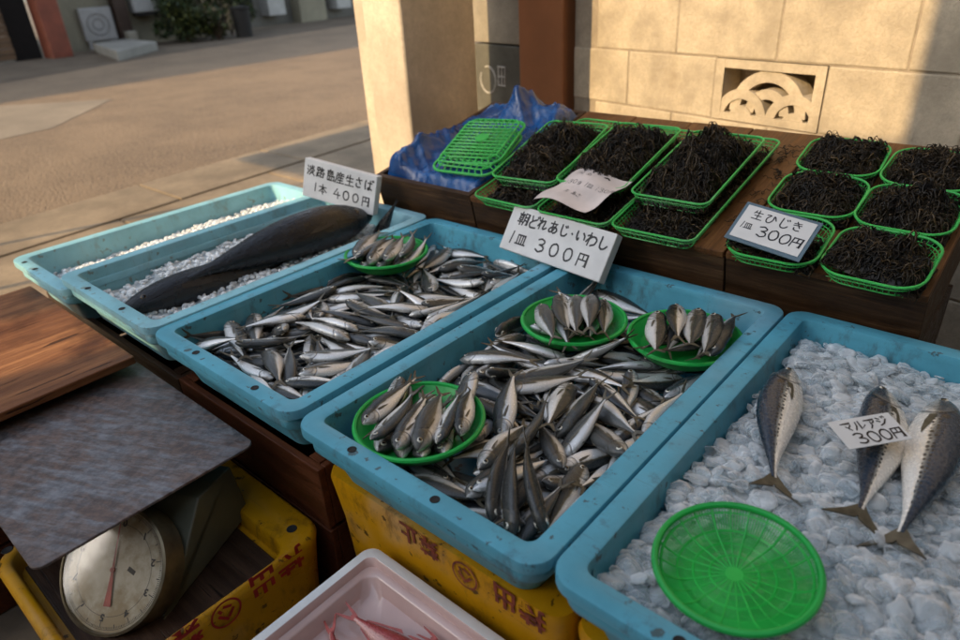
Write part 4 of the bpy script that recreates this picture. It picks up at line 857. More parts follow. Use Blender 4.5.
def smooth(pts, n=4):
    if len(pts) < 3: return pts
    P = [pts[0]]+pts+[pts[-1]]; out = []
    for i in range(1, len(P)-2):
        p0, p1, p2, p3 = P[i-1], P[i], P[i+1], P[i+2]
        v1 = (p1[0]-p0[0], p1[1]-p0[1]); v2 = (p2[0]-p1[0], p2[1]-p1[1])
        for k in range(n):
            t = k/n
            out.append(tuple(.5*((2*b)+(-a+c)*t+(2*a-5*b+4*c-d)*t*t+(-a+3*b-3*c+d)*t**3) for a, b, c, d in zip(p0, p1, p2, p3)))
    out.append(pts[-1]); return out
def write(mb, text, x, y, size, pen, adv=1.05, rnd=None, drop=0., wide=1.0):
    """marker strokes in the local x-z plane at y = 0 facing -y; (x, y) is the top left corner of the line"""
    r = rnd or random.Random(7); lay = 0
    for ch in text:
        if ch == ' ': x += size*.55; continue
        sl = r.uniform(-.03, .03); sc = r.uniform(.92, 1.06)
        narrow = .55 if ch in '1・' else 1
        for st in GL_[ch].split(';'):
            pts = [tuple(float(v) for v in p.split(',')) for p in st.split()]
            curved = ch in 'さばどれあじいわしひき30g'
            pts = smooth(pts, 4 if curved else 1) if len(pts) > 2 and curved else pts
            pts = [(px+r.uniform(-.12, .12), py+r.uniform(-.12, .12)) for px, py in pts]
            Q = [Vector((x+(px*.1*sc*wide-(.25 if narrow < 1 else 0))*size-sl*(py-5)*.1*size*3, -.0004-.00003*lay, y-py*.1*size*sc-drop*(x))) for px, py in pts]
            # a touch of length on both ends, like a felt pen
            Q[0] = Q[0]+(Q[0]-Q[1]).normalized()*pen*.35; Q[-1] = Q[-1]+(Q[-1]-Q[-2]).normalized()*pen*.35
            vs = []
            for i, p in enumerate(Q):
                a = Q[max(0, i-1)]; c = Q[min(len(Q)-1, i+1)]; t = (c-a).normalized(); nn = Vector((-t.z, 0, t.x))
                k = 1.0
                if 0 < i < len(Q)-1:
                    d1 = (p-a).normalized(); d2 = (c-p).normalized(); k = min(1.6, 1/max(.5, math.sqrt(max(.01, (1+d1.dot(d2))/2))))
                w = pen*.5*k*(.85 if i in (0, len(Q)-1) else 1)
                vs += [p+nn*w, p-nn*w]
            mb.add(vs, [(2*i, 2*i+1, 2*i+3, 2*i+2) for i in range(len(Q)-1)]); lay = (lay+1) % 9
        x += size*adv*narrow
def sign(name, loc, rot, w, h, th, mat, label, lines, pen, bevel=.0025, cat='price sign', group='price signs'):
    t = thing(name, loc, label, cat, group, rot)
    b = MB(); b.box(0, w, 0, th, 0, h); b.build('board', mat, t, bevel=bevel, smooth=False)
    m = MB(); r = random.Random(len(label))
    for ln in lines: write(m, *ln, rnd=r)
    m.build('lettering', INK, t, smooth=False); return t
sign('price_sign', (-.885, .669, .588), (-.197, .155, .262), .250, .112, .026, FOAM, 'white foam price sign standing behind the head of the long black fish',
     [('淡路島産生さば', .011, .097, .0328, .0042, 1.01), ('1本 400円', .038, .050, .030, .0040, 1.1)], .0027)
sign('price_sign', (-.172, .722, .563), (-.575, .03, -.07), .294, .110, .026, FOAM, 'white foam price sign leaning over the crate with three green plates',
     [('朝どれあじ・いわし', .026, .098, .0305, .0044, .99), ('1皿 300円', .018, .052, .034, .0043, 1.17)], .0029)
# framed card by the seaweed
FRAME = simple('grey_blue_card', (.10, .16, .20), .5, .2, 12)
t = thing('price_card', (.350, .772, .684), 'white price card on grey-blue backing leaning on the small baskets', 'price sign', 'price signs', (-.98, .10, -.06))
b = MB(); b.box(0, .145, .0012, .004, 0, .092); b.build('backing', FRAME, t, smooth=False, bevel=.0008)
b = MB(); b.box(.007, .138, 0, .0011, .008, .085); b.build('card', PAPER, t, smooth=False)
m = MB(); write(m, '生ひじき', .022, .079, .023, .0022, 1.1, random.Random(3)); write(m, '1皿', .013, .048, .017, .0018, .8, random.Random(5)); write(m, '300円', .046, .048, .027, .0027, .80, random.Random(4))
m.build('lettering', INK, t, smooth=False)
# creased paper on the stacked baskets
t = thing('price_note', SL(-.088, -.045, .060), 'creased paper note lying on seaweed above the long foam price sign', 'price sign', 'price signs', (TH-PI/2+.05, 0, -.10))
N = 12; b = MB()
def curl(x, z): return -.010*math.sin(x*30)-.026*max(0, x/.15-.6)**2*2-.004*math.sin(z*60+x*20)
for off in (0, .0007): b.add([(.15*i/N+.015*(j/N-.5), curl(.15*i/N, .15*j/N)+off, .15*j/N) for j in range(N+1) for i in range(N+1)], [((j*(N+1)+i, j*(N+1)+i+1, (j+1)*(N+1)+i+1, (j+1)*(N+1)+i) if off == 0 else (j*(N+1)+i, (j+1)*(N+1)+i, (j+1)*(N+1)+i+1, j*(N+1)+i+1)) for j in range(N) for i in range(N)])
b.build('paper', PAPER2, t, angle=180)
m = MB(); write(m, '1袋 海さ産 しわ', .026, .128, .0145, .0010, 1.0, random.Random(8)); write(m, '130g 1皿 250円'.replace('2', '1').replace('5', '3'), .018, .094, .015, .0011, .92, random.Random(9)); write(m, '生 あさ', .045, .056, .013, .0009, 1., random.Random(10))
m.v = [(x, y+curl(x, z), z) for x, y, z in m.v]
m.build('lettering', INK, t, smooth=False)
# card on the mackerel
sign('price_card', (.696, .386, .5885), (-1.42, .0, .896), .0915, .050, .0012, PAPER, 'small white price card lying on the mackerel on ice',
     [('マルアジ', .012, .0455, .0186, .0022, .92), ('300円', .016, .0245, .0205, .0025, .86)], .0026, bevel=.0003)

# ------------------------------------------------------------------ printed marks on the yellow crates
def font_mesh(txt, size):
    c = bpy.data.curves.new('lettering', 'FONT'); c.body = txt; c.size = size; c.extrude = .0003; c.offset = size*.028; c.space_character = 1.08
    o = bpy.data.objects.new('lettering', c); COL.objects.link(o)
    bpy.context.view_layer.update()
    me = bpy.data.meshes.new_from_object(o.evaluated_get(bpy.context.evaluated_depsgraph_get()))
    bpy.data.objects.remove(o); bpy.data.curves.remove(c); return me
def mark(txt, size, parent, origin, xa, ya, mat):
    o = bpy.data.objects.new('printed_mark', font_mesh(txt, size)); COL.objects.link(o); o.data.materials.clear(); o.data.materials.append(mat)
    x = Vector(xa); y = Vector(ya); z = x.cross(y)
    o.parent = parent; o.matrix_local = Matrix.Translation(origin) @ Matrix((x, y, z)).transposed().to_4x4(); return o
def ring_mark(parent, origin, xa, ya, r, mat):
    x = Vector(xa); y = Vector(ya); z = x.cross(y); b = MB(); n = 40
    for q in ((r, r*.86),):
        vs = [(x*math.cos(2*PI*k/n)+y*math.sin(2*PI*k/n))*rr*(1 if True else 1)+z*.0004 for rr in q for k in range(n)]
        b.add(vs, [(k, (k+1) % n, n+(k+1) % n, n+k) for k in range(n)])
    for (a0, b0, a1, b1) in ((-.05, .55, .5, -.1), (-.1, .4, -.5, -.1), (-.42, -.3, .1, -.55), (.25, -.2, .42, -.5)):
        p = x*a0*r+y*b0*r; q = x*a1*r+y*b1*r; d = (q-p).normalized(); nn = z.cross(d)*r*.1
        b.add([p+nn+z*.0004, q+nn+z*.0004, q-nn+z*.0004, p-nn+z*.0004], [(0, 1, 2, 3)])
    o = b.build('printed_ring', mat, parent, smooth=False); o.location = origin; return o
def yellow_crate(x0, x1, y0, y1, z1, label, open_top):
    t = thing('yellow_crate', (x0, y0, 0), label, 'crate', 'yellow plastic crates'); W, L = x1-x0, y1-y0
    def rg(i, z, r): return rrect(i, W-i, i, L-i, r, z, 6)
    b = MB()
    if open_top:
        def inn(i, z): return rrect(.024+i, W-.016-i, .024+i, L-.075-i, .035, z, 6)
        b.loops([rg(.024, .005, .05), rg(.012, z1-.12, .05), rg(.004, z1-.03, .05), rg(.002, z1-.012, .048), rg(.006, z1-.003, .045), rg(.011, z1, .042), inn(-.004, z1-.0005), inn(.0, z1-.004), inn(.004, z1-.034)], cap0=True, cap1=True)
        b.build('body', YELLOW, t, angle=50)
        for hx, hy in ((W-.05, L-.042), (.012, .03), (.14, L-.05)):
            h = MB(); h.lathe([(.0001, .0004), (.0075, .0004), (.0085, .0011), (.0095, .0004)], 14); h.build('hole_shade_disc', DARK, t, loc=(hx, hy, z1))  # dark discs again, colour standing for the shade in holes
    else:
        b.loops([rg(.02, .005, .03), rg(.008, z1-.10, .03), rg(.0, z1-.012, .03), rg(.003, z1, .03)], cap0=True, cap1=True)
        b.build('body', YELLOW, t, angle=50)
    return t
yc = yellow_crate(-.43, -.006, -.39, .028, .300, 'yellow crate with red print that the weighing scale stands in', True)
mark('持出', .052, yc, (.424-.0030, .418-.055, .304), (0, -1, 0), (0, 0, -1), RED_INK)
ring_mark(yc, (.424-.0022, .418-.205, .278), (0, -1, 0), (0, 0, -1), .0265, RED_INK)
mark('禁', .052, yc, (.424-.0030, .418-.245, .304), (0, -1, 0), (0, 0, -1), RED_INK)
b = MB(); b.box(-.385, -.040, -.352, -.062, .2665, .274)
o = b.build('wet_board', WOOD_DARK, smooth=False, bevel=.003); tag(o, 'rotten dark board under the weighing scale', 'board')
y2 = yellow_crate(.002, .4905, .036, .79, .432, 'yellow crate with faded red print under the crate with three plates', False)
RED_FADED = simple('faded_red_print', (.26, .05, .018), .6, .6, 60)
mark('持出', .044, y2, (.462, -.0008, .432), (-1, 0, 0), (0, 0, -1), RED_FADED)
ring_mark(y2, (.322, -.0012, .408), (-1, 0, 0), (0, 0, -1), .024, RED_FADED)
mark('禁止', .040, y2, (.270, -.0008, .430), (-1, 0, 0), (0, 0, -1), RED_FADED)
yellow_crate(.4965, .985, .04, .79, .434, 'yellow crate under the iced crate with the mackerel', False)

# ------------------------------------------------------------------ white foam box with red fish
FOAM_WET = simple('wet_pink_foam', (.66, .45, .40), .22, .15, 9, bump=.12, bscale=40, coat=.5)
t = thing('foam_box', (.124, -.36, .16), 'white foam box holding red fish, below the yellow crates', 'box'); W, L, H = .44, .385, .19
def rg(i, z, r): return rrect(i, W-i, i, L-i, max(.004, r), z, 6)
b = MB(); b.loops([rg(.02, 0, .016), rg(.006, H-.03, .02), rg(.004, H-.026, .02), rg(.0, H-.024, .022), rg(.0, H-.003, .022), rg(.004, H, .02), rg(.017, H, .014)], cap0=True); b.build('shell', FOAM, t, angle=50)
b = MB(); b.loops([rg(.017, H, .014), rg(.020, H-.004, .016), rg(.022, H-.012, .018), rg(.031, H-.013, .02), rg(.034, H-.016, .022), rg(.040, .150, .03), rg(.07, .143, .03)], cap1=True); b.build('lining', FOAM_WET, t, angle=60)
for i, (tx, ty, hx, hy, z, lab) in enumerate(((.172, -.104, .35, -.20, .324, 'red fish against the side wall of the foam box'), (.184, -.077, .385, -.062, .326, 'red fish in the middle of the foam box with its tail at the inner corner'), (.290, -.024, .50, -.034, .324, 'red fish along the upper wall of the foam box'))):
    flat_fish(RM[i], .215, (hx, hy, z), (tx, ty, z+.004), (-.1, 1, .25), lab, 'fish', 'red fish in the foam box', 'red_fish')
b = MB(); b.box(.13, .555, -.355, .015, 0, .157); tag(b.build('grey_crate', simple('grey_plastic', (.1, .1, .105), .5), bevel=.006, smooth=False), 'grey crate under the white foam box', 'crate')

# ------------------------------------------------------------------ chopping board on its stand, weighing scale
b = MB(); b.box(-1.14, -.537, -.62, -.022, .474, .492)
t = b.build('wooden_board', WOOD_BOARD, smooth=False, bevel=.003); tag(t, 'wide orange-brown wooden board, partly sunlit, beside the rusty weighing pan', 'board')
stand(-1.10, -.64, -.6, -.06, .473, WOOD_RED, 'reddish wooden crate holding up the orange-brown board')
SCALE_PAINT = simple('grey_green_paint', (.13, .135, .095), .42, .3, 7, bump=.1)
AZ = math.radians(-65); DC = Vector((-.166, -.268, .346)); TILT = math.radians(42)
SM_ = Matrix.Rotation(AZ, 4, 'Z')
off = SM_ @ Vector((.092, 0, .102))
t = thing('weighing_scale', DC-off, 'grey-green dial weighing scale with a wide rusty steel pan', 'scale', None, (0, 0, AZ))
WB = .088; zf = .2745-(DC-off).z
pr = [(.105, zf), (-.135, zf), (-.118, .155), (-.03, .160), (.098, .02)]
b = MB(); b.loops([[(f, -WB, z) for f, z in pr], [(f, WB, z) for f, z in pr]], cap0=True, cap1=True); b.build('housing', SCALE_PAINT, t, smooth=False, bevel=.003)
b = MB(); b.box(-.10, -.035, -.03, .03, .160, .448-(DC-off).z-.0005); b.build('pan_post', SCALE_PAINT, t, smooth=False, bevel=.003)
inv = (Matrix.Translation(DC-off) @ SM_).inverted()
pan = MB(); R0 = rrect(-.60, -.128, -.362, -.006, .018, .4520, 6); R1 = [(x, y, .4495) for x, y, z in R0]
b = MB(); b.loops([[(x, y, .448) for x, y, z in R0], [(x, y, .4512) for x, y, z in R0], rrect(-.599, -.129, -.361, -.007, .017, .4522, 6), rrect(-.597, -.131, -.359, -.009, .016, .4522, 6)], cap0=True, cap1=True, M=inv); b.build('weighing_pan', PAN, t, angle=35)
DM = Matrix.Translation((.092, 0, .102)) @ Matrix.Rotation(PI/2-TILT, 4, 'Y')        # local z is the dial's normal
DR = .099
def dialpart(mb, name, mat, **kw): return mb.build(name, mat, t, **kw)
BEZEL = simple('worn_bezel', (.20, .17, .11), .35, .35, 30, metal=.6)
b = MB(); b.lathe([(DR*.9, -.045), (DR, -.042), (DR*1.005, -.004), (DR, .003), (DR*.955, .004), (DR*.945, -.002)], 64, M=DM); dialpart(b, 'bezel', BEZEL)
FACE = (lambda g: g.set(col=g.mix(g.math('MULTIPLY', g.mapr(g.noise(16, 6, .65), .36, .62), .9), (.56, .50, .37), (.30, .21, .095)), rough=.45))(G('aged_dial_face'))
b = MB(); b.lathe([(.0001, -.002), (DR*.95, -.002)], 64, M=DM); face = dialpart(b, 'dial_face', FACE)
TICK = simple('dial_print', (.05, .045, .04), .6)
b = MB()
for k in range(200):
    a = 2*PI*k/200; r0 = DR*(.79 if k % 20 == 0 else .825 if k % 10 == 0 else .86); w = .0007 if k % 5 == 0 else .0004
    d = Vector((math.cos(a), math.sin(a), 0)); n = Vector((-d.y, d.x, 0))
    b.add([d*r0+n*w, d*DR*.89+n*w, d*DR*.89-n*w, d*r0-n*w], [(0, 1, 2, 3)], M=DM @ Matrix.Translation((0, 0, -.0016)))
for r0 in (.90, .705):
    b.add([(math.cos(2*PI*k/64)*DR*q, math.sin(2*PI*k/64)*DR*q, -.0016) for q in (r0, r0+.007) for k in range(64)], [(k, (k+1) % 64, 64+(k+1) % 64, 64+k) for k in range(64)], M=DM)
b.add([(x*.0085, y*.008-.0, -.0016) for x, y in ((2.6, 1.5), (4.4, 1.5), (4.4, 2.4), (2.6, 2.4))], [(0, 1, 2, 3)], M=DM @ Matrix.Rotation(1.2, 4, 'Z'))
o = dialpart(b, 'dial_scale', TICK, smooth=False)
for k in range(10):
    a = -PI/2-2*PI*k/10; me = font_mesh(str(k), .015); me.materials.clear(); me.materials.append(TICK)
    for v in me.vertices: v.co.x -= .004; v.co.y -= .005
    o = bpy.data.objects.new('numeral', me); COL.objects.link(o); o.parent = t
    o.matrix_local = DM @ Matrix.Rotation(PI, 4, 'Z') @ Matrix.Rotation(PI/2, 4, 'Z') @ Matrix.Translation((DR*.73*math.cos(a), DR*.73*math.sin(a), -.0015))
NEEDLE = simple('red_needle', (.42, .085, .06), .5, .35, 40)
# the pointer stands almost upright, its broad counterweight at the bottom
b = MB(); b.add([(-.0022, .0, 0), (-.0007, .086, 0), (.0007, .086, 0), (.0022, 0, 0), (.0042, -.030, 0), (.0068, -.055, 0), (-.0068, -.055, 0), (-.0042, -.030, 0)], [(7, 4, 3, 0), (6, 5, 4, 7), (0, 3, 2, 1)], M=DM @ Matrix.Rotation(PI/2+.10, 4, 'Z') @ Matrix.Translation((0, 0, .0004)))
b.lathe([(.0001, .003), (.004, .0025), (.0045, 0)], 16, M=DM); dialpart(b, 'needle', NEEDLE, smooth=False)
gm = bpy.data.materials.new('dial_glass'); gm.use_nodes = True; nt = gm.node_tree; nt.nodes.clear()
oo = nt.nodes.new('ShaderNodeOutputMaterial'); mx = nt.nodes.new('ShaderNodeMixShader'); tr = nt.nodes.new('ShaderNodeBsdfTransparent'); gl = nt.nodes.new('ShaderNodeBsdfGlossy'); gl.inputs['Roughness'].default_value = .12; mx.inputs[0].default_value = .10
nt.links.new(tr.outputs[0], mx.inputs[1]); nt.links.new(gl.outputs[0], mx.inputs[2]); nt.links.new(mx.outputs[0], oo.inputs[0])
b = MB(); b.lathe([(.0001, .0042), (DR*.5, .0038), (DR*.95, .0022)], 48, M=DM); dialpart(b, 'glass', gm)

# ------------------------------------------------------------------ column, block wall, terracotta post
PLASTER = concrete('stained_plaster', (.60, .50, .38), .25, 4, .35, True, .85)
BLOCK = concrete('sand_block', (.52, .44, .32), .3, 7, .8, True, .9)
BLOCK_DARK = concrete('dark_block', (.12, .115, .09), .4, 4, .4, True, .85)
MORTAR = concrete('mortar', (.36, .30, .22), .3, 9, .4, False, .9)
b = MB(); rr = rrect(-1.085, -.90, 1.15, 1.50, .012, 0, 4)
b.loops([[(x+(.0 if z < 2 else 0), y, z) for x, y, _ in rr] for z in (0, .25, .5, .75, 1, 1.4, 2.3)], cap0=True, cap1=True)
b.v = [(x+.0015*math.sin(z*7+y*5), y+.001*math.sin(z*9+x*8), z) for x, y, z in b.v]
pc = tag(b.build('plaster_column', PLASTER, angle=60), 'tall stained plaster column, sunlit on one narrow face, behind the crates', 'column')
b = MB(); b.box(-1.455, -1.0895, 1.42, 1.49, 0, 2.3); b.build('hidden_sun_blocker', PLASTER, pc, smooth=False, bevel=.004)  # unseen slab added behind the column to shade the panel and post
WY = math.atan(-.21)
t = thing('block_wall', (0, 1.75, 0), 'sunlit sand-coloured block wall with a pierced vent block behind the seaweed', 'wall', None, (0, 0, WY))
BW, BH, GP = .3655, .1895, .005
Z0 = .865-4*BH                                  # a mortar joint runs at 0.865
X0 = -.126/math.cos(WY)
def blk(x0, x1, row, mat=BLOCK, name='block', j=0.0):
    b = MB(); b.box(x0+GP/2, x1-GP/2, j, .12, Z0+row*BH+GP/2, Z0+(row+1)*BH-GP/2); b.build(name, mat, t, smooth=False, bevel=.004)
r = random.Random(2)
for row in range(-1, 15):
    sh = 0 if row % 2 else .56*BW
    for k in range(-2, 6):
        x0 = X0+k*BW+(sh if row % 2 == 0 else 0)
        if row == 3 and k == 0: continue
        if x0 < -.79: 
            if x0+BW > -.73: blk(-.775, x0+BW, row, j=r.uniform(-.001, .001))
            continue
        blk(x0, x0+BW, row, j=r.uniform(-.0012, .0012))
b = MB(); b.box(-.77, X0+6*BW, .004, .116, Z0-BH, Z0+15*BH); 
# mortar core with an opening behind the vent block
b = MB(); vx0, vx1, vz0, vz1 = X0, X0+BW, Z0+3*BH, Z0+4*BH
for a in ((-.77, vx0, Z0-BH, Z0+15*BH), (vx1, X0+6*BW, Z0-BH, Z0+15*BH), (vx0, vx1, Z0-BH, vz0), (vx0, vx1, vz1, Z0+15*BH)):
    b.box(a[0], a[1], .0035, .116, a[2], a[3])
b.build('mortar', MORTAR, t, smooth=False)
b = MB(); b.box(vx0, vx1, .10, .115, vz0, vz1); b.build('vent_back', BLOCK, t, smooth=False)
# pierced vent block: frame and overlapping wave arcs
v = MB(); fx = .030; fz = .026; ax0, ax1, az0, az1 = vx0+GP/2, vx1-GP/2, vz0+GP/2, vz1-GP/2
v.box(ax0, ax0+fx, 0, .095, az0, az1); v.box(ax1-fx, ax1, 0, .095, az0, az1)
v.box(ax0+fx+.0005, ax1-fx-.0005, .0005, .0945, az1-fz, az1-.0003); v.box(ax0+fx+.0005, ax1-fx-.0005, .0005, .0945, az0+.0003, az0+fz*.9)
cxm = (ax0+ax1)/2; zb = az0+fz*.9; zt = az1-fz; x_lo = ax0+fx; x_hi = ax1-fx
def arc(cx, cz, ro, ri, y0, y1, a0=0, a1=180, n=28):
    P = []
    for k in range(n+1):
        a = math.radians(a0+(a1-a0)*k/n); P.append((math.cos(a), math.sin(a)))
    def cl(x, z): return (max(x_lo+.0003, min(x_hi-.0003, x)), max(zb+.0003, min(zt-.0003, z)))
    rings = []
    for c, s in P:
        xo, zo = cl(cx+ro*c, cz+ro*s); xi, zi_ = cl(cx+ri*c, cz+ri*s)
        rings.append([(xo, y0, zo), (xi, y0, zi_), (xi, y1, zi_), (xo, y1, zo)])
    v.loops(rings, cap0=True, cap1=True)
arc(cxm+.008, zb+.008, .128, .094, .006, .07); arc(cxm+.008, zb+.008, .074, .044, .008, .07)
arc(cxm-.078, zb-.014, .090, .060, .002, .072); arc(cxm-.078, zb-.014, .040, .0, .004, .072)
arc(cxm+.098, zb-.014, .090, .060, .003, .074); arc(cxm+.098, zb-.014, .036, .0, .005, .074)
v.build('vent_block', BLOCK, t, smooth=True, angle=30)
# dark panel with painted marks and the terracotta post
def wallpt(x, out=0):                            # a point on the wall line, out metres in front of it
    return Vector((x, 1.75-.21*x, 0))+Vector((-math.sin(-WY), -math.cos(WY), 0))*out
t = thing('dark_panel', wallpt(-1.40), 'dark grey block panel with white painted marks between the column and the post', 'wall', None, (0, 0, WY))
b = MB(); b.box(0, .385, .0, .1, 0, .846); b.build('lower_block', BLOCK_DARK, t, smooth=False, bevel=.004)
b = MB(); b.box(0, .385, .002, .1, .853, 2.0); b.build('upper_block', concrete('grey_block', (.33, .29, .22), .25, 6, .4), t, smooth=False, bevel=.004)
WPAINT = simple('white_paint', (.55, .53, .48), .7, .3, 60)
b = MB(); Rr = .055
b.tube([(.105+Rr*math.cos(math.radians(a)), -.0005, .695+Rr*1.05*math.sin(math.radians(a))) for a in range(150, 480, 10)], .004, 5)
for x in (.180, .203, .226): b.tube([(x, -.0005, .675), (x+.003, -.0005, .76)], .0035, 5)
for z in (.678, .716, .757): b.tube([(.178, -.0005, z), (.232, -.0005, z)], .0035, 5)
b.build('painted_mark', WPAINT, t)
TERRA = simple('terracotta_paint', (.42, .16, .06), .55, .15, 5, bump=.08)
b = MB(); b.box(0, .262, -.03, .10, 0, 2.3)
o = b.build('painted_post', TERRA, smooth=False, bevel=.006); o.location = wallpt(-1.045); o.rotation_euler = (0, 0, WY)
tag(o, 'orange-brown painted post between the dark panel and the block wall', 'post')

# ------------------------------------------------------------------ ground, pavement, road
GROUND = concrete('ground_concrete', (.24, .185, .125), .4, 1.2, .4, True, .9)
ASPHALT = (lambda g: (g.bump(g.math('ADD', g.noise(110, 6, .75), g.mapr(g.vor(45), 0, .5)), .9, .02), g.set(col=g.mix(g.mapr(g.noise(70, 6, .8), .38, .62), g.mix(g.mapr(g.noise(.9, 9, .72), .38, .62), (.15, .10, .062), (.30, .205, .125)), (.36, .27, .18)), rough=.82))[1])(G('asphalt'))
SLAB = concrete('pavement_slab', (.28, .215, .14), .35, 2.2, .35, True, .88)
def sheet(name, pts, z, mat):
    b = MB(); b.add([(x, y, z) for x, y in pts], [tuple(range(len(pts)))]); return structure(b.build(name, mat, smooth=False))
sheet('ground', [(-90, -90), (90, -90), (90, 90), (-90, 90)], 0, GROUND)
sheet('road', [(-9.6, -14), (-3.45, -14), (-3.66, .48), (-3.93, 3.5), (-5.6, 30), (-20, 40), (-13.4, 11.7), (-12.25, 6.4), (-11.05, 2.64)], .004, ASPHALT)
sheet('road_patch', [(-8.9, 1.7), (-7.7, 2.82), (-6.5, 1.75), (-6.3, .6), (-7.4, -1.2)], .008, concrete('road_patch_concrete', (.27, .22, .16), .2, 1.5, .3))
def kline(y): return -3.60-.095*y
r = random.Random(9); b = MB(); y = -6.0
while y < 9:
    d = r.uniform(.95, 1.15)
    b.box(0, .56, y+.006, y+d-.006, 0, .016); y += d
b.v = [(kline(yy)+.012+x, yy, z) for x, yy, z in b.v]
structure(b.build('kerb_slabs', SLAB, smooth=False, bevel=.006))
b = MB(); y = -6.4
while y < 9:
    d = r.uniform(.95, 1.15)
    b.box(0, .9, y+.006, y+d-.006, 0, .012); y += d
b.v = [(kline(yy)+.59+x, yy, z) for x, yy, z in b.v]
structure(b.build('pavement', SLAB, smooth=False, bevel=.006))
sheet('far_pavement', [(-11.06, 2.64), (-12.26, 6.4), (-13.4, 11.7), (-20, 40), (-24, 40), (-15.6, 11), (-14.2, 4), (-13.8, -6), (-9.7, -14), (-9.62, -14)], .006, concrete('far_pavement', (.14, .105, .07), .3, 1.5, .3))

# ------------------------------------------------------------------ across the road
BROWN = simple('shutter_brown', (.115, .062, .03), .5, .25, 3); REDP = simple('red_brown_paint', (.20, .05, .025), .6, .25, 4)
CREAM = concrete('cream_render', (.30, .27, .19), .2, 1, .2, False); DKWOOD = simple('dark_post_wood', (.055, .03, .018), .6, .3, 6)
WHITE = simple('off_white_metal', (.42, .41, .385), .5, .12, 6); SHADE = simple('dark_interior', (.012, .010, .008), .8)
GREYW = concrete('grey_render', (.2, .19, .165), .25, 1, .2, False); TILE = simple('grey_roof_tile', (.07, .07, .075), .5, .3, 8)
t = thing('shop_house', (-14.3, -9, 0), 'house with brown slatted shutter and red-brown pillar across the road', 'house')
b = MB()
for i in range(30): b.box(-.1, 0.02*(i % 2), 0.2, 12.9, .05+i*.1, .05+i*.1+.094)
b.build('shutter', BROWN, t, smooth=False, bevel=.01)
b = MB(); b.box(-.35, -.25, 12.95, 13.41, 0, 3); b.build('doorway', SHADE, t, smooth=False)
b = MB(); b.box(-.2, .3, 13.42, 13.78, 0, 3.1); b.build('pillar', REDP, t, smooth=False, bevel=.02)
b = MB(); b.box(-.9, -.8, 13.76, 17.2, 0, 3.05); b.build('cream_wall', CREAM, t, smooth=False)
b = MB(); b.box(-8, -.36, 0, 17.2, 3.06, 8.795); b.build('upper_storey', CREAM, t, smooth=False)
b = MB(); b.box(-8.4, .35, -.4, 17.6, 8.8, 9.0); b.build('roof', TILE, t, smooth=False)
t = thing('row_house', (-14.45, -34, 0), 'long plain house up the road beyond the shop with the shutter', 'house')
b = MB(); b.box(-8, 0, 0, 24.6, 0, 8.795); b.build('wall', CREAM, t, smooth=False)
b = MB(); b.box(-8.4, .5, -.4, 24.55, 8.8, 9.0); b.build('roof', TILE, t, smooth=False)
t = thing('air_conditioner', (-15.0, 5.45, 0), 'off-white air conditioner unit on legs across the road', 'air conditioner', None, (0, 0, -.15))
b = MB(); b.box(-.3, 0, 0, .62, .16, .78); b.build('casing', WHITE, t, smooth=False, bevel=.02)
b = MB(); b.tube([(.004, .31+.2*math.cos(2*PI*k/28), .47+.2*math.sin(2*PI*k/28)) for k in range(28)], .014, 5, True); b.tube([(.004, .31+.1*math.cos(2*PI*k/20), .47+.1*math.sin(2*PI*k/20)) for k in range(20)], .012, 5, True)
b.build('fan_grille', simple('grille_grey', (.3, .29, .27), .5), t)
for y in (.04, .5):
    b = MB(); b.box(-.28, -.02, y, y+.08, 0, .1595); b.build('leg', WHITE, t, smooth=False)
b = MB(); b.box(0, .24, 0, .26, 0, 3.0); o = b.build('wooden_post', DKWOOD, smooth=False); o.location = (-15.05, 6.1, 0); tag(o, 'dark wooden post beside the air conditioner', 'post')
b = MB(); b.box(0, .2, 0, .2, 0, .3); o = b.build('footing_stone', simple('pale_stone', (.36, .33, .26), .8), smooth=False, bevel=.02); o.location = (-14.75, 6.12, 0); tag(o, 'pale stone footing at the foot of the dark wooden post', 'stone')
t = thing('meter_box', (-14.8, 6.5, .62), 'white meter box on the wall above the shrubs', 'meter box')
b = MB(); b.box(-.25, 0, 0, .55, 0, .9); b.build('casing', WHITE, t, smooth=False, bevel=.02)
b = MB(); b.box(-.2, .01, .04, .51, -.06, -.0005); b.build('base', SHADE, t, smooth=False)
b = MB(); b.add([(-11.9, 4.72, 0), (-13.0, 5.95, 0), (-14.6, 6.05, 0), (-14.5, 5.35, 0), (-11.9, 4.72, .17), (-13.0, 5.95, .17), (-14.6, 6.05, .17), (-14.5, 5.35, .17)], [(0, 1, 2, 3), (7, 6, 5, 4), (0, 4, 5, 1), (1, 5, 6, 2), (2, 6, 7, 3), (3, 7, 4, 0)])
tag(b.build('concrete_step', concrete('step_concrete', (.26, .25, .22), .2, 2, .3), smooth=False, bevel=.02), 'low concrete slab step at the roadside by the air conditioner', 'step')
LEAF = [simple('dark_leaf', (.025, .045, .012), .6, .4, 9), simple('olive_leaf', (.075, .085, .018), .55, .4, 9)]
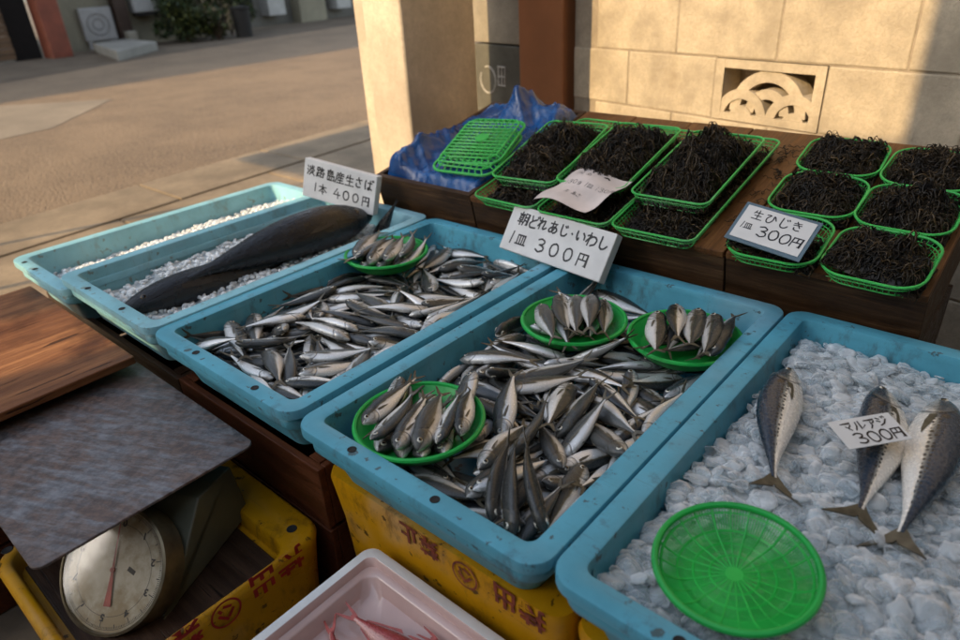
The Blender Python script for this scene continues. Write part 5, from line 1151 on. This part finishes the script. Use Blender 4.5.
def shrub(x, y, w, h, n, seed, label, li):
    t = thing('shrub', (x, y, 0), label, 'shrub', 'shrubs across the road'); r = random.Random(seed)
    b = MB()
    for k in range(6):
        a = r.uniform(0, 6.28); b.tube([(0, 0, 0), (.15*w*math.cos(a), .15*w*math.sin(a), h*.4), (.35*w*math.cos(a+.3), .35*w*math.sin(a+.3), h*.8)], .018, 5, taper=lambda q: 1-.7*q)
    b.build('stem', DKWOOD, t)
    b = MB(); lobes = [(r.gauss(0, .24)*w, r.gauss(0, .24)*w, h*r.uniform(.25, .85), r.uniform(.18, .34)*w) for _ in range(9)]
    for k in range(n):
        cx, cy, cz, R_ = r.choice(lobes); d = Vector((r.gauss(0, 1), r.gauss(0, 1), r.gauss(0, 1))).normalized()*R_*r.uniform(.6, 1.05)
        p = Vector((cx, cy, cz))+d
        if p.z < .02: continue
        s = r.uniform(.03, .065); e = Matrix.Translation(p) @ Matrix.Rotation(r.uniform(0, 6.28), 4, 'Z') @ Matrix.Rotation(r.uniform(-1, 1), 4, 'X')
        b.add([(-s*.5, 0, 0), (0, -s, .01), (s*.5, 0, 0), (0, s, -.01)], [(0, 1, 2, 3)], r.choice((li, li, 1-li)), e)
    b.build('foliage', LEAF, t, smooth=False)
for i, a in enumerate(((-14.0, 7.1, 1.1, .95, 2600, 1, 'round dark shrub right beside the meter box', 0), (-13.6, 7.6, .9, .62, 1800, 2, 'low yellowish green shrub at the roadside', 1), (-14.6, 8.5, 1.3, 1.25, 2800, 3, 'tall dark shrub behind the black bin', 0), (-14.9, 7.5, 1.3, 1.5, 2600, 4, 'tallest dark shrub against the house wall', 0))): shrub(*a)
t = thing('bin', (-13.5, 8.15, 0), 'black bin standing at the roadside beside the shrubs', 'bin')
b = MB(); b.lathe([(.0001, .01), (.17, .01), (.2, .55), (.0001, .56)], 20); b.build('body', SHADE, t)
b = MB(); b.lathe([(.21, .562), (.215, .60), (.0001, .63)], 20); b.build('lid', SHADE, t)
t = thing('cream_house', (-15.8, 9.2, 0), 'cream and grey house with pale posts farther along the road', 'house')
b = MB(); b.box(-.5, -.3, 0, 7.4, 0, 3.2); b.build('wall', GREYW, t, smooth=False)
for y0, y1, m_, nm in ((.05, .3, CREAM, 'pale_post'), (.4, .9, SHADE, 'window'), (1.1, 1.6, WHITE, 'panel'), (2.05, 2.9, CREAM, 'pale_pillar'), (3.3, 3.8, WHITE, 'panel'), (4.2, 4.6, SHADE, 'window'), (4.7, 5.4, CREAM, 'pale_pillar')):
    b = MB(); b.box(-.295, .1 if m_ is not SHADE else -.28, y0, y1, 0 if m_ is CREAM else .25, 3.1); b.build(nm, m_, t, smooth=False)
b = MB(); b.box(-6, .5, -.3, 8.0, 3.205, 3.5); b.build('roof', TILE, t, smooth=False)
t = thing('brick_house', (-16.6, 17.5, 0), 'brown house at the far bend of the road', 'house')
b = MB(); b.box(-2, 0, 0, 14, 0, 3.6); b.build('wall', REDP, t, smooth=False)
b = MB(); b.box(-3, .5, -.4, 14.4, 3.605, 3.9); b.build('roof', TILE, t, smooth=False)

# ------------------------------------------------------------------ added out of view: blockers that shape the sun and sky light
BLOCKER_RENDER = concrete('blocker_render', (.3, .26, .2), .2, 2, .3)
b = MB(); b.box(LOW[0], SUN_GAP[0], LOW[1]-.15, LOW[1], 0, LOW[2]); b.box(SUN_GAP[1], 7, LOW[1]-.15, LOW[1], 0, LOW[2]); b.box(SUN_GAP[0], SUN_GAP[1], LOW[1]-.15, LOW[1], SUN_GAP[2], LOW[2])
tag(b.build('sun_blocker_wall', BLOCKER_RENDER, smooth=False), 'added unseen wall with a gap, shading the stall', 'wall')  # unseen wall added to shade the stall; its gap lights the board
b = MB(); b.box(-.884, -.22, -2.72, -2.6, 0, 3.5); tag(b.build('shadow_edge_slab', BLOCKER_RENDER, smooth=False, bevel=.01), 'added unseen slab that sharpens the shadow edge on the wall', 'pillar')  # unseen slab added for a crisp shadow edge on the block wall
t = thing('sun_blocker_box', (TALL[0], TALL[1], 0), 'added unseen box that shades one end of the block wall', 'house')  # unseen box added to keep sun off the wall's far end
b = MB(); b.box(0, 8, -5, 0, 0, 5.9); b.build('wall', BLOCKER_RENDER, t, smooth=False)
b = MB(); b.box(.0, 8.3, -5.3, .0, 5.905, 6.05); b.build('roof', TILE, t, smooth=False)
t = thing('side_sky_blocker', (2.5, -4.0, 0), 'added unseen box blocking sky light from one side', 'house')  # unseen box added to darken the sky light from this side
b = MB(); b.box(0, 7, 0, 9, 0, 4.2); b.build('wall', GREYW, t, smooth=False)
b = MB(); b.box(-.3, 7, -.3, 9.3, 4.205, 4.4); b.build('roof', TILE, t, smooth=False)
t = thing('rear_sky_blocker', (-1.15, 2.35, 0), 'added unseen box blocking sky light behind the block wall', 'house')  # unseen box added to cut the sky light from behind the wall
b = MB(); b.box(0, 9, 0, 11, 0, 6.6); b.build('wall', GREYW, t, smooth=False)
b = MB(); b.box(-.3, 9.3, -1.0, 11.3, 6.605, 6.8); b.build('roof', TILE, t, smooth=False)
b = MB(); b.box(.2, 6, -1.3, -.002, 3.2, 3.28); b.build('overhead_blocker', DKWOOD, t, smooth=False)  # overhead slab added to block sky light above the stall
t = thing('added_shade_canopy', (-5.12, -2.45, 0), 'added unseen canopy on posts, shading the pavement', 'awning')  # unseen canopy added to cast the shadow on the ground near the kerb
b = MB(); b.box(0, 1.75, 0, 2.3, 2.5, 2.54); b.build('canopy', SHADE, t, smooth=False)
for x in (1.7,):
    for y in (.03, 2.25):
        b = MB(); b.tube([(x, y, 0), (x, y, 2.5)], .02, 8); b.build('post', DKWOOD, t)

# ------------------------------------------------------------------ light
w = bpy.data.worlds.new('World'); SC.world = w; w.use_nodes = True; nt = w.node_tree
bg = nt.nodes['Background']; sky = nt.nodes.new('ShaderNodeTexSky'); sky.sky_type = 'NISHITA'; sky.sun_disc = False
sky.sun_elevation = SUN_EL; sky.sun_rotation = PI+SUN_AZ; sky.air_density = 1.2; sky.dust_density = 1.5
hs = nt.nodes.new('ShaderNodeHueSaturation'); hs.inputs['Saturation'].default_value = .62
nt.links.new(sky.outputs[0], hs.inputs['Color']); nt.links.new(hs.outputs[0], bg.inputs[0]); bg.inputs[1].default_value = SKY_STRENGTH
sd = bpy.data.lights.new('sun', 'SUN'); sd.energy = SUN_STRENGTH; sd.angle = math.radians(.45); sd.color = (1, .70, .36)
so = bpy.data.objects.new('sun', sd); COL.objects.link(so)
d = Vector((math.sin(SUN_AZ)*math.cos(SUN_EL), math.cos(SUN_AZ)*math.cos(SUN_EL), -math.sin(SUN_EL)))
so.rotation_euler = d.to_track_quat('-Z', 'Y').to_euler(); so.location = (-3, -8, 6)
SC.view_settings.view_transform = 'Standard'; SC.view_settings.look = 'None'; SC.view_settings.gamma = 1; SC.view_settings.exposure = EXPOSURE
SC.render.engine = 'CYCLES'; cy = SC.cycles
cy.use_denoising = True; cy.max_bounces = 8; cy.transmission_bounces = 8; cy.transparent_max_bounces = 24; cy.glossy_bounces = 4; cy.diffuse_bounces = 3
cy.caustics_reflective = False; cy.caustics_refractive = True; cy.blur_glossy = 1.0
